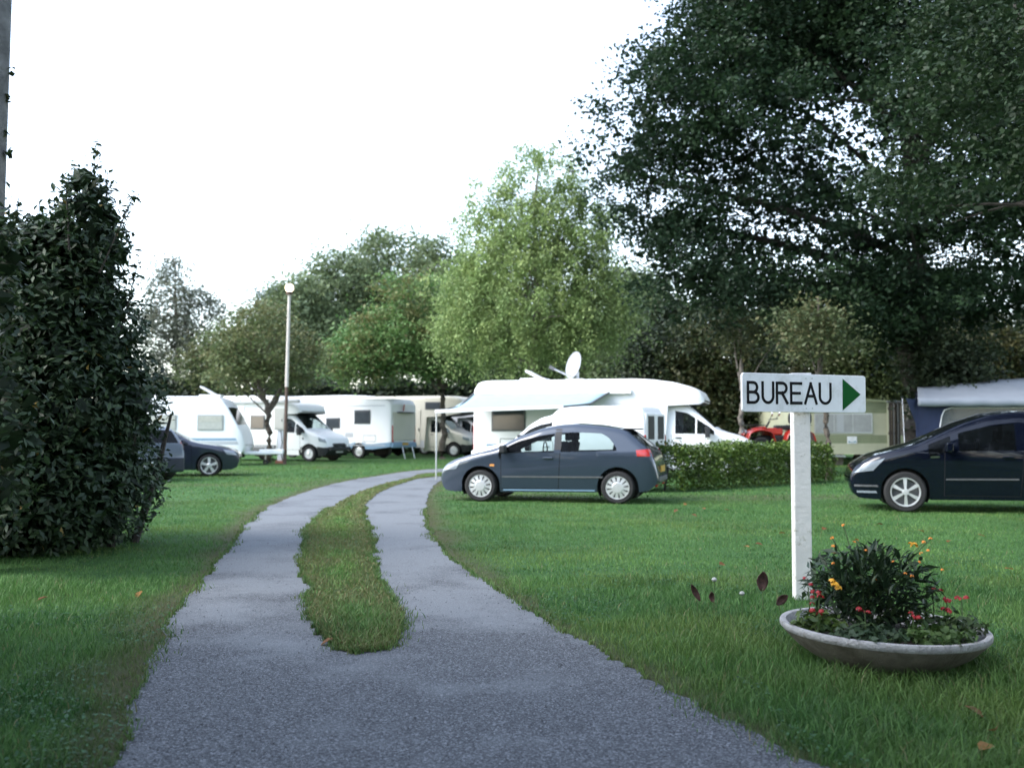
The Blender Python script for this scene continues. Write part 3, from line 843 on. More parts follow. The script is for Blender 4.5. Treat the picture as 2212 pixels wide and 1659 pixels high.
# --- trees and bushes along the right background
for i, (u, v, ru, rv, Y, cols, lb) in enumerate([
        (1430, 790, 95, 95, 47, DARK, 'dark bushy tree behind the windscreen of the awning motorhome'),
        (1560, 760, 120, 110, 45, RUSSET, 'dull olive tree directly left of the office sign board'),
        (1715, 780, 110, 100, 49, OLIVE, 'olive tree rising behind the office sign board'),
        (1850, 770, 90, 75, 46, [(0.05, 0.075, 0.025), (0.07, 0.09, 0.03)], 'yellowish green tree above the cream mobile home'),
        (1990, 790, 110, 80, 48, RUSSET, 'dark russet tree above the left end of the blue tent'),
        (2130, 770, 115, 85, 46, [(0.045, 0.058, 0.022), (0.075, 0.07, 0.026)], 'brownish tree above the middle of the blue tent'),
        (2270, 770, 100, 95, 48, DARK, 'dark green tree at the right edge behind the blue tent')]):
    X = px(u, Y); z = at(u, v, Y)[2]
    make_tree('background_bush', lb, (X, Y), [lob(u, v, Y, ru, rv), lob(u - ru * .4, v + 90, Y, ru * .8, 70), lob(u + ru * .45, v + 95, Y, ru * .8, 70), lob(u, 900, Y, ru, 50)],
        [(X, Y, 0, .18), (X, Y, z * .6, .14), (X, Y, z, .06)], cols, 340, 46, 0.20, 0.40, 130 + i, branches=10, core=1300, shell=0.25, group='trees along the right background')

Yk = 30.0; kx = px(2030, Yk)
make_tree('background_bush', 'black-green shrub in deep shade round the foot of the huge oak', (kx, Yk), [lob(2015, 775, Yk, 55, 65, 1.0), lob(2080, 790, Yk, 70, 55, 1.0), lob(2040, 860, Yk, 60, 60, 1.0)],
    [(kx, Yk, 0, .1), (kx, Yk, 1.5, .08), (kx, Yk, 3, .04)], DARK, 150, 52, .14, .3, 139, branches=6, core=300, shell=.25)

# --- tall dark hedge closing off the camp site
def hedge_mass(name, label, a, b, h, dep, cols, n, leaf, seed, m=None, jag=0.25, group=None):
    g = np.random.default_rng(seed)
    a, b = np.array(a, float), np.array(b, float); d = b - a; L = np.linalg.norm(d); t = d / L; nn = np.array([-t[1], t[0]])
    root = empty(name, (a[0], a[1], 0), 0, label, 'hedge', group)
    s = g.random(n); e = (g.random(n) * 2 - 1); z = g.random(n)
    k = g.random(n)          # push most leaves to the clipped skin
    e = np.where(k < .40, -np.abs(e) ** .15, np.where(k < .5, np.abs(e) ** .15, e))
    z = np.where((k > .5) & (k < .8), z ** .12, z)
    top = h * (1 + jag * (vnoise(np.stack([s * L, s * 0], 1), 1.1, seed) - .5) + jag * .6 * (vnoise(np.stack([s * L, s * 0 + 3], 1), 3.5, seed + 1) - .5))
    wid = dep / 2 * (1 - .25 * z ** 3) * (1 + .25 * (vnoise(np.stack([s * L, z * h], 1), 2.2, seed + 2) - .5))
    P = np.zeros((n, 3))
    P[:, :2] = (t[None] * (s * L)[:, None] + nn[None] * (e * wid)[:, None])
    P[:, 2] = .04 + z * top
    P += g.normal(0, leaf * .5, (n, 3)); P = P[P[:, 2] > .03]
    V, F = leaf_quads(P, leaf, g, .55, .4, fold=.12 if m else 0)
    cl = vnoise(np.stack([P[:, 0] + P[:, 1], P[:, 2]], 1), 2.5, seed + 5)[:, None]
    c = tint(len(P), g, cols) * (.65 + .7 * cl)
    mesh_np('foliage', V, F, m or leafM, root, colors=np.repeat(c, 4, 0))['kind'] = 'stuff'
    sb = MB()
    for i in range(int(L / 0.6) + 1):
        q = t * min(L - .1, .1 + i * .6)
        sb.tube([(q[0], q[1], 0), (q[0] + g.normal(0, .05), q[1] + g.normal(0, .05), h * .45), (q[0] + g.normal(0, .15), q[1] + g.normal(0, .15), h * .85)], [.025, .018, .008], 5)
    tag(sb.build('stems', darkbark, root, smooth=True, fix=False), kind='stuff')
    return root
hedge_mass('tall_hedge', 'tall dark hedge running behind the whole row of campers', (px(280, 60), 60), (px(1420, 60), 58), 3.9, 2.2, DARK, 46000, 0.33, 140)
hedge_mass('wood_edge', 'dense dark wood edge far behind the right background trees', (px(1390, 62), 62), (px(2420, 60), 60), 8.5, 3.0, DARK, 32000, 0.40, 142, jag=.4)
hedge_mass('shading_hedge', 'unseen dark hedge left of the camera, added to shade the foreground', (-5.1, -6), (-5.0, 6.2), 2.7, 1.2, DARK, 8000, 0.2, 144)  # out of view, put in to block sun and sky from the left foreground
hedge_mass('shading_hedge', 'unseen dark hedge right of the camera, added to shade the foreground', (4.9, -6), (5.4, 5.6), 2.5, 1.2, DARK, 8000, 0.2, 145)  # out of view, put in to darken the right foreground
hedge_mass('tall_hedge', 'unseen tall dark hedge behind the camera, added to give the cars dark reflections', (-26, -13), (30, -15), 5.6, 2.0, DARK, 12000, 0.5, 143)  # never in view: added as something dark for the car paint to reflect
hedge_mass('clipped_hedge', 'clipped bright green hedge between the slate hatchback and the sign post', (px(1432, 21.6), 21.9), (px(1775, 26), 26.3), 0.93, 1.0,
    [(0.045, 0.088, 0.016), (0.08, 0.135, 0.024), (0.12, 0.175, 0.03)], 15000, 0.085, 141, m=leafG, jag=.22)

# --- laurel at the left and its biggest leaves one by one
def leaf_piece(name, L, W, m, col, curve=0.12):
    V = [(-L / 2, 0, 0), (-L * .15, W / 2, W * .16), (L * .2, W * .42, W * .13), (L / 2, 0, -L * curve), (L * .2, -W * .42, W * .13), (-L * .15, -W / 2, W * .16), (0, 0, 0)]
    F = [(0, 6, 1), (1, 6, 2), (2, 6, 3), (3, 6, 4), (4, 6, 5), (5, 6, 0)]
    me = bpy.data.meshes.new(name); me.from_pydata(V, [], F)
    a = me.attributes.new('col', 'FLOAT_COLOR', 'POINT')
    for i in range(len(V)): a.data[i].color = col + (1,)
    me.materials.append(m)
    return me

def laurel():
    g = np.random.default_rng(150)
    Y = 11.2; X = px(130, Y)
    root = empty('laurel_bush', (X, Y, 0), 0, 'big dark glossy laurel bush at the left edge with pointed top shoots', 'bush')
    lobes = [lob(120, 1040, Y, 225, 165, 1.5), lob(150, 860, Y, 195, 170, 1.4), lob(110, 700, Y, 190, 150, 1.3), lob(110, 590, Y, 150, 110, 1.0), lob(-60, 900, Y, 220, 330, 1.6), lob(190, 500, Y, 70, 80, .7), lob(30, 540, Y, 85, 75, .8), lob(190, 430, Y, 38, 70, .5), lob(235, 530, Y, 35, 50, .45), lob(120, 520, Y, 55, 50, .55), lob(-15, 640, 8.75, 60, 200, .3), lob(-10, 950, 8.9, 90, 200, .4), lob(0, 1080, Y - .3, 240, 130, 1.2)]
    C, D = ell_points(lobes, 44000, g, 0.5)
    P = C + g.normal(0, .05, C.shape)
    core, _ = ell_points([l_[:3] + tuple(.82 * q for q in l_[3:]) for l_ in lobes], 5000, g, 0.2)
    # upright shoots that break the outline
    sh = []
    sb = MB()
    for (u0, v0, u1, v1, k) in [(190, 560, 208, 310, 26), (170, 560, 165, 365, 20), (215, 590, 290, 420, 22), (150, 540, 142, 395, 16), (90, 580, 85, 440, 16), (25, 560, 40, 430, 14), (230, 620, 232, 370, 20),
                               (260, 720, 300, 560, 16), (60, 560, 60, 470, 12), (0, 560, 6, 410, 12), (120, 540, 118, 430, 12)]:
        dy = g.normal(0, .35)
        a, b = np.array(at(u0, v0, Y + dy)), np.array(at(u1, v1, Y + dy))
        t = g.random(int(k * 5)); q = a + (b - a) * t[:, None] + g.normal(0, 1, (len(t), 3)) * (.075 - .045 * t)[:, None]
        sh.append(q); sb.tube([a - [X, Y, 0], b - [X, Y, 0]], [.012, .004], 5)
    sh = np.concatenate(sh)
    P = np.concatenate([P, sh]); off = np.array([X, Y, 0]); P = P - off
    D = np.concatenate([D, np.tile([[0, 0, .6]], (len(sh), 1))])
    ok = P[:, 2] > .03; P, D = P[ok], D[ok]
    cols = tint(len(P), g, [(0.014, 0.030, 0.014), (0.025, 0.050, 0.020), (0.044, 0.078, 0.028)])
    odd = g.random(len(P)) < .004; cols[odd] = (0.22, 0.15, 0.03)
    face = np.where((D[:, 1] < -.45) & (P[:, 0] > -1.0) & (np.arange(len(P)) < 43000))[0]
    pick = g.choice(face, 300, replace=False)
    rest = np.ones(len(P), bool); rest[pick] = False
    V, F = leaf_quads(P[rest], 0.092, g, .42, .5, out=D[rest] * .8, droop=.5, fold=.14)
    mesh_np('foliage', V, F, leafG, root, colors=np.repeat(cols[rest], 4, 0))['kind'] = 'stuff'
    core = core - off; core = core[core[:, 2] > .05]
    V, F = leaf_quads(core, .26, g, .6, .3)
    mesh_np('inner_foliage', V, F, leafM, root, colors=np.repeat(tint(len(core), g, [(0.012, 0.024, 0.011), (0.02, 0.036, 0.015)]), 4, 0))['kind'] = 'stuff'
    ms = [leaf_piece('leaf', .096, .040, leafG, c) for c in [(0.016, 0.034, 0.015), (0.024, 0.048, 0.019), (0.034, 0.062, 0.024), (0.2, 0.14, 0.03)]]
    for i in pick:
        o = bpy.data.objects.new('leaf', ms[3] if g.random() < .02 else ms[int(g.random() * 3)])
        o.location = P[i] + D[i] * .06
        o.rotation_euler = (g.normal(0, .5) + .5, g.normal(0, .5) + .35, g.random() * 6.28)
        s_ = .8 + .5 * g.random(); o.scale = (s_, s_, s_)
        link(o, root)
    for k in range(7):
        a = np.array([g.normal(0, .3), abs(g.normal(0, .35))])
        sb.tube([(a[0], a[1], 0), (a[0] * 1.3, a[1] * 1.3, .8), (a[0] * 1.5, a[1] * 1.5, 1.5)], [.05, .04, .015], 6)
    tag(sb.build('stems', darkbark, root, smooth=True, fix=False), kind='stuff')
laurel()

# --- timber pole with ivy at the very left
def pole():
    Y = 9.4
    b = at(-62, 1150, Y); t = at(-12, -20, Y); t2 = at(-2, -260, Y)
    root = empty('utility_pole', (b[0], Y, 0), 0, 'weathered grey timber pole with ivy at the left edge', 'pole')
    m = MB(); m.tube([(0, 0, 0), (b[0] - b[0] + .02, 0, .4), (t[0] - b[0], 0, t[2]), (t2[0] - b[0], 0, t2[2])], [.175, .17, .15, .145], 16)
    m.build('shaft', poleM, root, smooth=True)
    g = np.random.default_rng(160); n = 900
    z = .2 + 3.2 * g.random(n) ** 1.1; a = g.random(n) * 6.28; rr = .19 + np.abs(g.normal(0, .08, n)) * np.clip(1.6 - z / 3.2, .15, 1)
    xc = (t[0] - b[0]) * z / t[2]
    P = np.stack([xc + rr * np.cos(a), rr * np.sin(a), z], 1)
    for (uu, vv) in [(22, 152), (18, 205), (15, 215), (14, 290), (10, 335), (22, 333)]:
        q = np.array(at(uu, vv, Y)) - np.array([b[0], Y, 0]); P = np.concatenate([P, q + g.normal(0, .018, (3, 3))])
    V, F = leaf_quads(P, .075, g, .8, .3, fold=.1)
    mesh_np('ivy', V, F, leafG, root, colors=np.repeat(tint(len(P), g, [(0.018, 0.035, 0.015), (0.035, 0.06, 0.022), (0.05, 0.05, 0.02)]), 4, 0))['kind'] = 'stuff'
pole()

# --- young trees by the hedge
def sapling(name, label, u, vb, Y, lean, rad, bark, crown):
    x = px(u, Y)
    lobes = [lob(*c) for c in crown]
    z1 = 1.3 + (930 - 640) * Y / FPX
    make_tree(name, label, (x, Y), lobes, [(x, Y, 0, rad), (x + lean[0], Y, 1.0, rad * .9), (x + lean[1], Y, 1.7, rad * .85), (x + lean[2], Y, 2.6, rad * .7), (x + lean[2], Y, z1, rad * .3)],
              OLIVE, 90, 40, .12, .28, 170 + int(u) % 17, bark=bark, branches=4, shell=.2, zmin=2.6)
sapling('young_tree', 'slim bent brown trunk of a young tree right of the sign post', 1788, 1036, 27.0, (-.02, -.07, -.22), .085, barkM, [(1780, 730, 27, 70, 60), (1740, 700, 27, 60, 50)])
sapling('young_tree', 'pale lichened young trunk left of the sign board behind the red quad', 1600, 1010, 33.0, (-.02, .02, .05), .11, palebark, [(1610, 720, 33, 80, 60), (1660, 690, 33, 60, 60)])

# ================================================================== vehicles
class Shell:
    """vehicle skin: half width w(x, z) between a lower and an upper outline; x runs from the nose backwards"""
    def __init__(s, root, L, W, top, bot, belt=((0, .9), (9, .9)), head=None, arches=(), lf=.6, kf=.2, lr=.4, kr=.12, tum=.28, zb=.9, curl=(.09, .12),
                 barrel=.05, sm=.08, smb=.04, glass=(), x0=0.0, crown=.03, xf=None):
        s.root, s.L, s.W, s.x0 = root, L, W, x0
        s.xf = L / 2 if xf is None else xf
        s.X = np.linspace(x0, L, 700)
        def sm_(v, w):
            n = max(1, int(w / (L - x0) * 700)) | 1
            if n < 3: return v
            p = np.pad(v, n // 2, mode='reflect', reflect_type='odd'); return np.convolve(p, np.ones(n) / n, 'valid')
        T = np.array(top, float); B = np.array(bot, float)
        s.T = sm_(np.interp(s.X, T[:, 0], T[:, 1]), sm); s.B = sm_(np.interp(s.X, B[:, 0], B[:, 1]), smb)
        s.T = np.maximum(s.T, s.B + .004)
        s.belt_p, s.head_p = np.array(belt, float), (np.array(head, float) if head else None)
        s.arches, s.glass = arches, list(glass)
        s.lf, s.kf, s.lr, s.kr, s.tum, s.zb_, s.curl, s.barrel, s.crown = lf, kf, lr, kr, tum, zb, curl, barrel, crown
    def zt(s, x): return np.interp(x, s.X, s.T)
    def zb0(s, x): return np.interp(x, s.X, s.B)
    def zb(s, x):
        x = np.asarray(x, float); z = s.zb0(x)
        for xc, zc, r in s.arches:
            d = r * r - (x - xc) ** 2
            z = np.where(d > 0, np.maximum(z, zc + np.sqrt(np.maximum(d, 0))), z)
        return z
    def w(s, x, z):
        x = np.asarray(x, float); z = np.asarray(z, float)
        a = np.clip((x - s.x0) / s.lf, 0, 1); b = np.clip((s.L - x) / s.lr, 0, 1)
        h = s.W / 2 * (1 - s.kf * (1 - np.sqrt(1 - (1 - a) ** 2))) * (1 - s.kr * (1 - np.sqrt(1 - (1 - b) ** 2)))
        h = h - np.maximum(z - s.zb_, 0) * s.tum - s.barrel * (np.maximum(s.zb_ - z, 0) / .7) ** 2
        c, r = s.curl
        t = np.clip((r - (s.zt(x) - z)) / r, 0, 1)
        return h - c * (1 - np.sqrt(1 - t * t))
    def P(s, x, y, z): return (s.xf - x, y, z)
    def stations(s, dx=.06, extra=()):
        xs = list(np.arange(s.x0, s.L, dx)) + [s.L, s.x0 + .008, s.x0 + .02, s.L - .008, s.L - .02]
        for xc, zc, r in s.arches:
            xs += [xc + r * math.cos(math.pi * k / 14) for k in range(15)] + [xc - r - .004, xc + r + .004]
        for g in s.glass: xs += list(g)
        xs += list(extra)
        xs = sorted(x for x in xs if s.x0 <= x <= s.L)
        o = [xs[0]]
        for x in xs[1:]:
            if x - o[-1] > .0025: o.append(x)
        return np.array(o)
    def bands(s, xs):
        zb, zt = s.zb(xs), s.zt(xs); zt = np.maximum(zt, zb + .003)
        be = np.interp(xs, s.belt_p[:, 0], s.belt_p[:, 1]); be = np.minimum(be, zb + .7 * (zt - zb)); be = np.maximum(be, zb + .3 * (zt - zb))
        hd = zt - .085
        if s.head_p is not None: hd = np.minimum(hd, np.interp(xs, s.head_p[:, 0], s.head_p[:, 1]))
        hd = np.clip(hd, be + .002, zt - .3 * (zt - be))
        return zb, be, np.maximum(hd, be + .001), zt
    def body(s, m, cls=None, parts=None, strip_glass=(), cap_r=False, cap_f=False, under=None, name='body', dx=.06):
        """cls(x, z, y) -> part name; parts: name -> material"""
        parts = parts or {}
        ex = [g[1] for g in strip_glass] + [g[2] for g in strip_glass]
        xs = s.stations(dx, ex); zb, be, hd, zt = s.bands(xs); n = len(xs)
        lv = [zb + (be - zb) * t for t in np.linspace(0, 1, 9)] + [be + (hd - be) * t for t in (.33, .66, 1.)] + [hd + (zt - hd) * (1 - (1 - t) ** 2) for t in np.linspace(.15, 1, 6)]
        Z = np.array(lv).T; K = Z.shape[1]
        Wd = s.w(xs[:, None] + 0 * Z, Z)
        out = {}
        def put(nm, quad):
            out.setdefault(nm, MB()).add(quad, [tuple(range(len(quad)))])
        def part(x, z, y): return (cls(x, z, y) if cls else None) or name
        def isglass(x): return any(a < x < b for a, b in s.glass)
        for sg in (1, -1):
            for i in range(n - 1):
                xm = (xs[i] + xs[i + 1]) / 2
                for k in range(K - 1):
                    if 8 <= k < 11 and isglass(xm): continue
                    q = [s.P(xs[i], sg * Wd[i, k], Z[i, k]), s.P(xs[i + 1], sg * Wd[i + 1, k], Z[i + 1, k]), s.P(xs[i + 1], sg * Wd[i + 1, k + 1], Z[i + 1, k + 1]), s.P(xs[i], sg * Wd[i, k + 1], Z[i, k + 1])]
                    put(part(xm, (Z[i, k] + Z[i + 1, k + 1]) / 2, sg * Wd[i, k]), q)
        fr = [-1, -.93, -.6, -.3, 0, .3, .6, .93, 1]
        wt = Wd[:, -1]
        def tp(i, f): return s.P(xs[i], f * wt[i], zt[i] + s.crown * (1 - f * f) * min(1, (xs[i] - s.x0) / .3, (s.L - xs[i]) / .3))
        gl = {}
        for i in range(n - 1):
            xm = (xs[i] + xs[i + 1]) / 2
            for j in range(8):
                q = [tp(i, fr[j]), tp(i + 1, fr[j]), tp(i + 1, fr[j + 1]), tp(i, fr[j + 1])]
                hit = None
                if 1 <= j <= 6:
                    for nm, a, b in strip_glass:
                        if a < xm < b: hit = nm
                if hit: gl.setdefault(hit, MB()).add(q, [(0, 1, 2, 3)])
                else: put(part(xm, zt[i], fr[j] * wt[i]), q)
        zb00 = s.zb0(xs); wb = s.w(xs, zb00)
        ub = MB()
        for i in range(n - 1):
            f0 = [.72 if any(abs(xs[k] - a[0]) < a[2] + .01 for a in s.arches) else 1. for k in (i, i + 1)]
            y0, y1 = wb[i] * f0[0], wb[i + 1] * f0[1]
            q = [s.P(xs[i], -y0, zb00[i]), s.P(xs[i + 1], -y1, zb00[i + 1]), s.P(xs[i + 1], y1, zb00[i + 1]), s.P(xs[i], y0, zb00[i])]
            steep = abs(zb00[i + 1] - zb00[i]) > .5 * (xs[i + 1] - xs[i])
            if steep or under is None: put(part((xs[i] + xs[i + 1]) / 2, zb00[i], 0), q)
            else: ub.add(q, [(0, 1, 2, 3)])
        for flag, i in ((cap_f, 0), (cap_r, n - 1)):
            if flag:
                for k in range(K - 1):
                    for j in range(8):
                        q = [s.P(xs[i], fr[j] * Wd[i, k], Z[i, k]), s.P(xs[i], fr[j + 1] * Wd[i, k], Z[i, k]), s.P(xs[i], fr[j + 1] * Wd[i, k + 1], Z[i, k + 1]), s.P(xs[i], fr[j] * Wd[i, k + 1], Z[i, k + 1])]
                        put(part(xs[i], (Z[i, k] + Z[i, k + 1]) / 2, 0), q)
        for nm, mb in out.items(): mb.build(nm, parts.get(nm, m), s.root, smooth=True, sharp=50)
        for nm, mb in gl.items(): mb.build(nm, s.gm, s.root, smooth=True)
        if ub.v: ub.build('underbody', under, s.root)
        for a, b in s.glass:
            for sg in (1, -1):
                mb = MB(); g = xs[(xs >= a - 1e-6) & (xs <= b + 1e-6)]
                _, be_, hd_, _ = s.bands(g)
                rows = [[s.P(g[i], sg * (s.w(g[i], z) - .006), z) for z in np.linspace(be_[i], hd_[i], 5)] for i in range(len(g))]
                mb.grid(rows).build('side_window', s.gm, s.root, smooth=True)
        for xc, zc, r in s.arches:
            for sg in (1, -1):
                wo = float(s.w(xc, zc)) - .03
                mb = MB(); pr = [[(s.xf - xc + (r + .004) * math.cos(t), sg * y, zc + (r + .004) * math.sin(t)) for t in np.linspace(-.5, math.pi + .5, 16)] for y in (wo, wo - .28)]
                mb.grid(pr); c = [(s.xf - xc + r * math.cos(t), sg * (wo - .28), zc + r * math.sin(t)) for t in np.linspace(-.5, math.pi + .5, 16)]
                mb.add(c, [tuple(range(16))]); mb.build('wheel_housing', blackP, s.root)
    def patch(s, name, m, c, off=.006, nu=8, nv=6, sides=(1, -1), parent=None):
        """c: four (x, z) corners, laid on the skin"""
        res = []
        for sg in sides:
            rows = []
            for u in np.linspace(0, 1, nu):
                row = []
                for v in np.linspace(0, 1, nv):
                    x = (c[0][0] * (1 - u) + c[1][0] * u) * (1 - v) + (c[3][0] * (1 - u) + c[2][0] * u) * v
                    z = (c[0][1] * (1 - u) + c[1][1] * u) * (1 - v) + (c[3][1] * (1 - u) + c[2][1] * u) * v
                    row.append(s.P(x, sg * (float(s.w(x, z)) + off), z))
                rows.append(row)
            res.append(MB().grid(rows).build(name, m, parent or s.root, smooth=True))
        return res
    def door(s, x0, x1, z0, m, lean=0.0, top=None, sides=(1, -1), trim=None):
        """a door panel standing a little proud of a dark gap, with its handle"""
        t0 = top if top else float(np.interp(x0, s.belt_p[:, 0], s.belt_p[:, 1])) - .01
        t1 = top if top else float(np.interp(x1, s.belt_p[:, 0], s.belt_p[:, 1])) - .01
        for sg in sides:
            s.patch('door_gap', seamM, [(x0 - .009, z0 - .009), (x1 + .009, z0 - .009), (x1 + .009 + lean, t1), (x0 - .009 + lean * .3, t0)], .002, 12, 10, (sg,))
            d = s.patch('door', m, [(x0, z0), (x1, z0), (x1 + lean, t1 + .002), (x0 + lean * .3, t0 + .002)], .004, 12, 10, (sg,))[0]
            hx = x1 - .17; hz = t1 - .10; y = float(s.w(hx, hz))
            hb = MB(); hb.box(s.P(hx, sg * (y + .018), hz), (.17, .03, .032)); hb.build('handle', trim or m, d, bevel=.01)
    def mirror(s, x, z, m, size=(.10, .20, .14), out=.12, sides=(1, -1)):
        for sg in sides:
            y = float(s.w(x, z))
            mb = MB(); mb.box(s.P(x, sg * (y + out), z + .04), size); mb.bar(s.P(x, sg * (y - .02), z - .01), s.P(x, sg * (y + out), z + .01), .05, .04)
            mb.build('wing_mirror', m, s.root, bevel=.025, seg=3)

def wheel(root, x, y, z, r, wid, sg, style, rim_r):
    """x, y: outer face centre in the vehicle's own axes; sg: +1 left side, -1 right side"""
    t = MB(); o = wid
    pr = [(rim_r, 0), (rim_r + .012, .012), (r - .03, .012), (r - .006, -.012), (r, -.04), (r, -o + .04), (r - .03, -o), (rim_r, -o)]
    t.lathe([(a, sg * b) for a, b in pr], 36, 'Y', (x, y, z))
    w_ = t.build('wheel', rubberM, root, smooth=True, sharp=35)
    b = MB(); b.lathe([(rim_r * 1.0, sg * .004), (rim_r * .95, sg * -.012), (rim_r * .93, sg * -.07), (0.001, sg * -.075)], 30, 'Y', (x, y, z)); b.build('rim_well', greyP if style != 'steel' else silverM, w_, smooth=True)
    k = MB()
    k.lathe([(rim_r * 1.01, sg * .002), (rim_r * 1.0, sg * .014), (rim_r * .93, sg * .012), (rim_r * .90, sg * -.02)], 36, 'Y', (x, y, z))
    def spoke(a, r0, r1, w0, w1, d0, d1, th=.02):
        ca, sa = math.cos(a), math.sin(a)
        V = []
        for yy in (0, -th):
            for rr, ww, dd in ((r0, w0, d0), (r1, w1, d1)):
                for q in (-1, 1):
                    V.append((x + rr * ca - q * ww * sa, y + sg * (dd + yy), z + rr * sa + q * ww * ca))
        k.add(V, [(0, 1, 3, 2), (4, 6, 7, 5), (0, 2, 6, 4), (1, 5, 7, 3), (0, 4, 5, 1), (2, 3, 7, 6)])
    if style == 'petal':
        for i in range(12): spoke(2 * math.pi * i / 12 + .1, rim_r * .3, rim_r * .93, rim_r * .07, rim_r * .165, .022, .01)
        k.lathe([(rim_r * .52, sg * .008), (rim_r * .42, sg * .024), (.001, sg * .026)], 24, 'Y', (x, y, z))
    elif style == 'double':
        for i in range(6):
            for e in (-.09, .09): spoke(2 * math.pi * i / 6 + .5 + e * .7, rim_r * .2, rim_r * .95, rim_r * .055, rim_r * .07, .012, .004)
        k.lathe([(rim_r * .24, sg * .004), (rim_r * .2, sg * .02), (.001, sg * .021)], 16, 'Y', (x, y, z))
    elif style == 'five':
        for i in range(5): spoke(2 * math.pi * i / 5 + math.pi / 2, rim_r * .15, rim_r * .97, rim_r * .13, rim_r * .19, .014, .006)
        k.lathe([(rim_r * .3, sg * .006), (rim_r * .22, sg * .02), (.001, sg * .021)], 16, 'Y', (x, y, z))
    else:
        k.lathe([(rim_r * .93, sg * -.01), (rim_r * .75, sg * .012), (rim_r * .55, sg * .004), (rim_r * .3, sg * .02), (.001, sg * .024)], 28, 'Y', (x, y, z))
    k.build('rim', silverM, w_, smooth=True, sharp=35)
    return w_

def seats(root, xf, xs, y=.36, z=.5, h=.62, m=None):
    for x in xs:
        for sg in (1, -1):
            b = MB()
            b.box((xf - x, sg * y, z), (.5, .46, .14)); b.box((xf - x - .27, sg * y, z + h / 2), (.14, .44, h), M=Matrix.Rotation(R(-12), 3, 'Y'))
            b.box((xf - x - .36, sg * y, z + h + .09), (.09, .25, .16)); b.build('seat', m or seatM, root, bevel=.03)

def car(name, label, loc, phi, L, W, top, bot, belt, glass, head, wheels, wr, rim, style, paint, gm, seatx, doors, screen, rear, lamps, hi, arch=.36, lf=.75, kf=.24):
    root = empty(name, loc, phi, label, 'car')
    s = Shell(root, L, W, top, bot, belt, head, [(x, wr + .01, arch) for x in wheels], glass=glass, zb=belt[0][1], lf=lf, kf=kf, curl=(.10, .13), tum=.30)
    s.gm = gm
    s.body(paint, strip_glass=[('windscreen',) + screen, ('rear_window',) + rear], under=blackP)
    for x in wheels:
        for sg in (1, -1):
            y = float(s.w(x, wr + arch)) - .015
            wheel(root, s.xf - x, sg * y, wr, wr, .20, sg, style, rim)
    seats(root, s.xf, seatx)
    d = MB(); d.box((s.xf - screen[0] + .05, 0, belt[0][1] - .08), (.5, W * .72, .16)); d.build('dashboard', blackP, root, bevel=.04)
    t = MB(); t.lathe([(.17, 0), (.185, .012), (.17, .024), (.155, .012)], 20, 'Y', (0, 0, 0), close=True)
    sw = t.build('steering_wheel', blackP, root, smooth=True); sw.location = (s.xf - screen[1] + .05, .36, belt[0][1] + .04); sw.rotation_euler = (0, 0, R(90))
    for x0, x1, z0, lean in doors: s.door(x0, x1, z0, paint, lean)
    for nm, m_, c in lamps: s.patch(nm, m_, c, .007, 7, 5)
    s.mirror(screen[0] + hi, belt[0][1] + .04, blackP if paint is hatchpaint else paint, out=.11)
    return root, s

# --- slate blue hatchback
hx, hy = .80, 19.2
hb, hs = car('parked_car', 'slate blue three-door hatchback with silver wheel trims parked on the lawn', (hx, hy, 0), R(180 - 15), 3.95, 1.68,
    [(0, .50), (.03, .60), (.12, .69), (.3, .78), (.6, .87), (.95, .96), (1.10, 1.01), (1.5, 1.215), (1.9, 1.36), (2.2, 1.42), (2.5, 1.44), (2.9, 1.41), (3.25, 1.355), (3.42, 1.305), (3.74, 1.03), (3.80, .98), (3.88, .82), (3.92, .66), (3.95, .5)],
    [(0, .48), (.03, .30), (.12, .20), (.3, .18), (3.55, .21), (3.8, .25), (3.92, .36), (3.95, .48)],
    [(1.0, .90), (3.4, .96)], [(1.14, 2.14), (2.26, 3.24)], [(1.1, 1.5), (2.4, 1.355), (2.75, 1.335), (2.95, 1.285), (3.1, 1.19), (3.2, 1.07), (3.26, .97)],
    [.80, 3.26], .295, .205, 'petal', hatchpaint, glassClear, [1.95, 2.9], [(1.18, 2.21, .26, .04)], (1.13, 1.92), (3.45, 3.74),
    [('headlight', lampGlass, [(.04, .57), (.34, .60), (.42, .74), (.16, .68)]), ('tail_light', redLamp, [(3.60, .86), (3.86, .86), (3.80, .99), (3.58, .97)]), ('indicator', amberLamp, [(.98, .66), (1.06, .66), (1.06, .70), (.98, .70)])], .12)
hb.scale = (1.03, 1.0, .985)
hs.patch('rub_strip', greyP, [(1.2, .455), (3.0, .465), (3.0, .495), (1.2, .485)], .012, 20, 3)
hs.patch('sill_trim', bluegrey, [(1.22, .215), (2.86, .225), (2.86, .25), (1.22, .24)], .01, 20, 3)
hs.patch('pillar_trim', blackP, [(2.15, .97), (2.27, .97), (2.27, 1.35), (2.15, 1.35)], .004, 3, 5)
_b = MB(); _b.box((-1.45, 0, 1.35), (.22, 1.06, .028)); _b.build('spoiler', blackP, hb, bevel=.012)
_b = MB(); _b.box((-1.968, 0, .62), (.02, .52, .115)); _b.build('number_plate', plateY, hb, bevel=.004)
_b = MB(); _b.box((-1.955, 0, .44), (.06, 1.2, .10)); _b.build('bumper_strip', greyP, hb, bevel=.02)
for sg in (1, -1):
    _b = MB(); _b.box((-1.92, sg * .52, .33), (.04, .16, .05)); _b.build('fog_lamp', redLamp, hb, bevel=.012)
_b = MB(); _b.tube([(-1.0, 0, 1.43), (-1.22, 0, 1.70)], [.006, .003], 5); _b.build('aerial', blackP, hb)

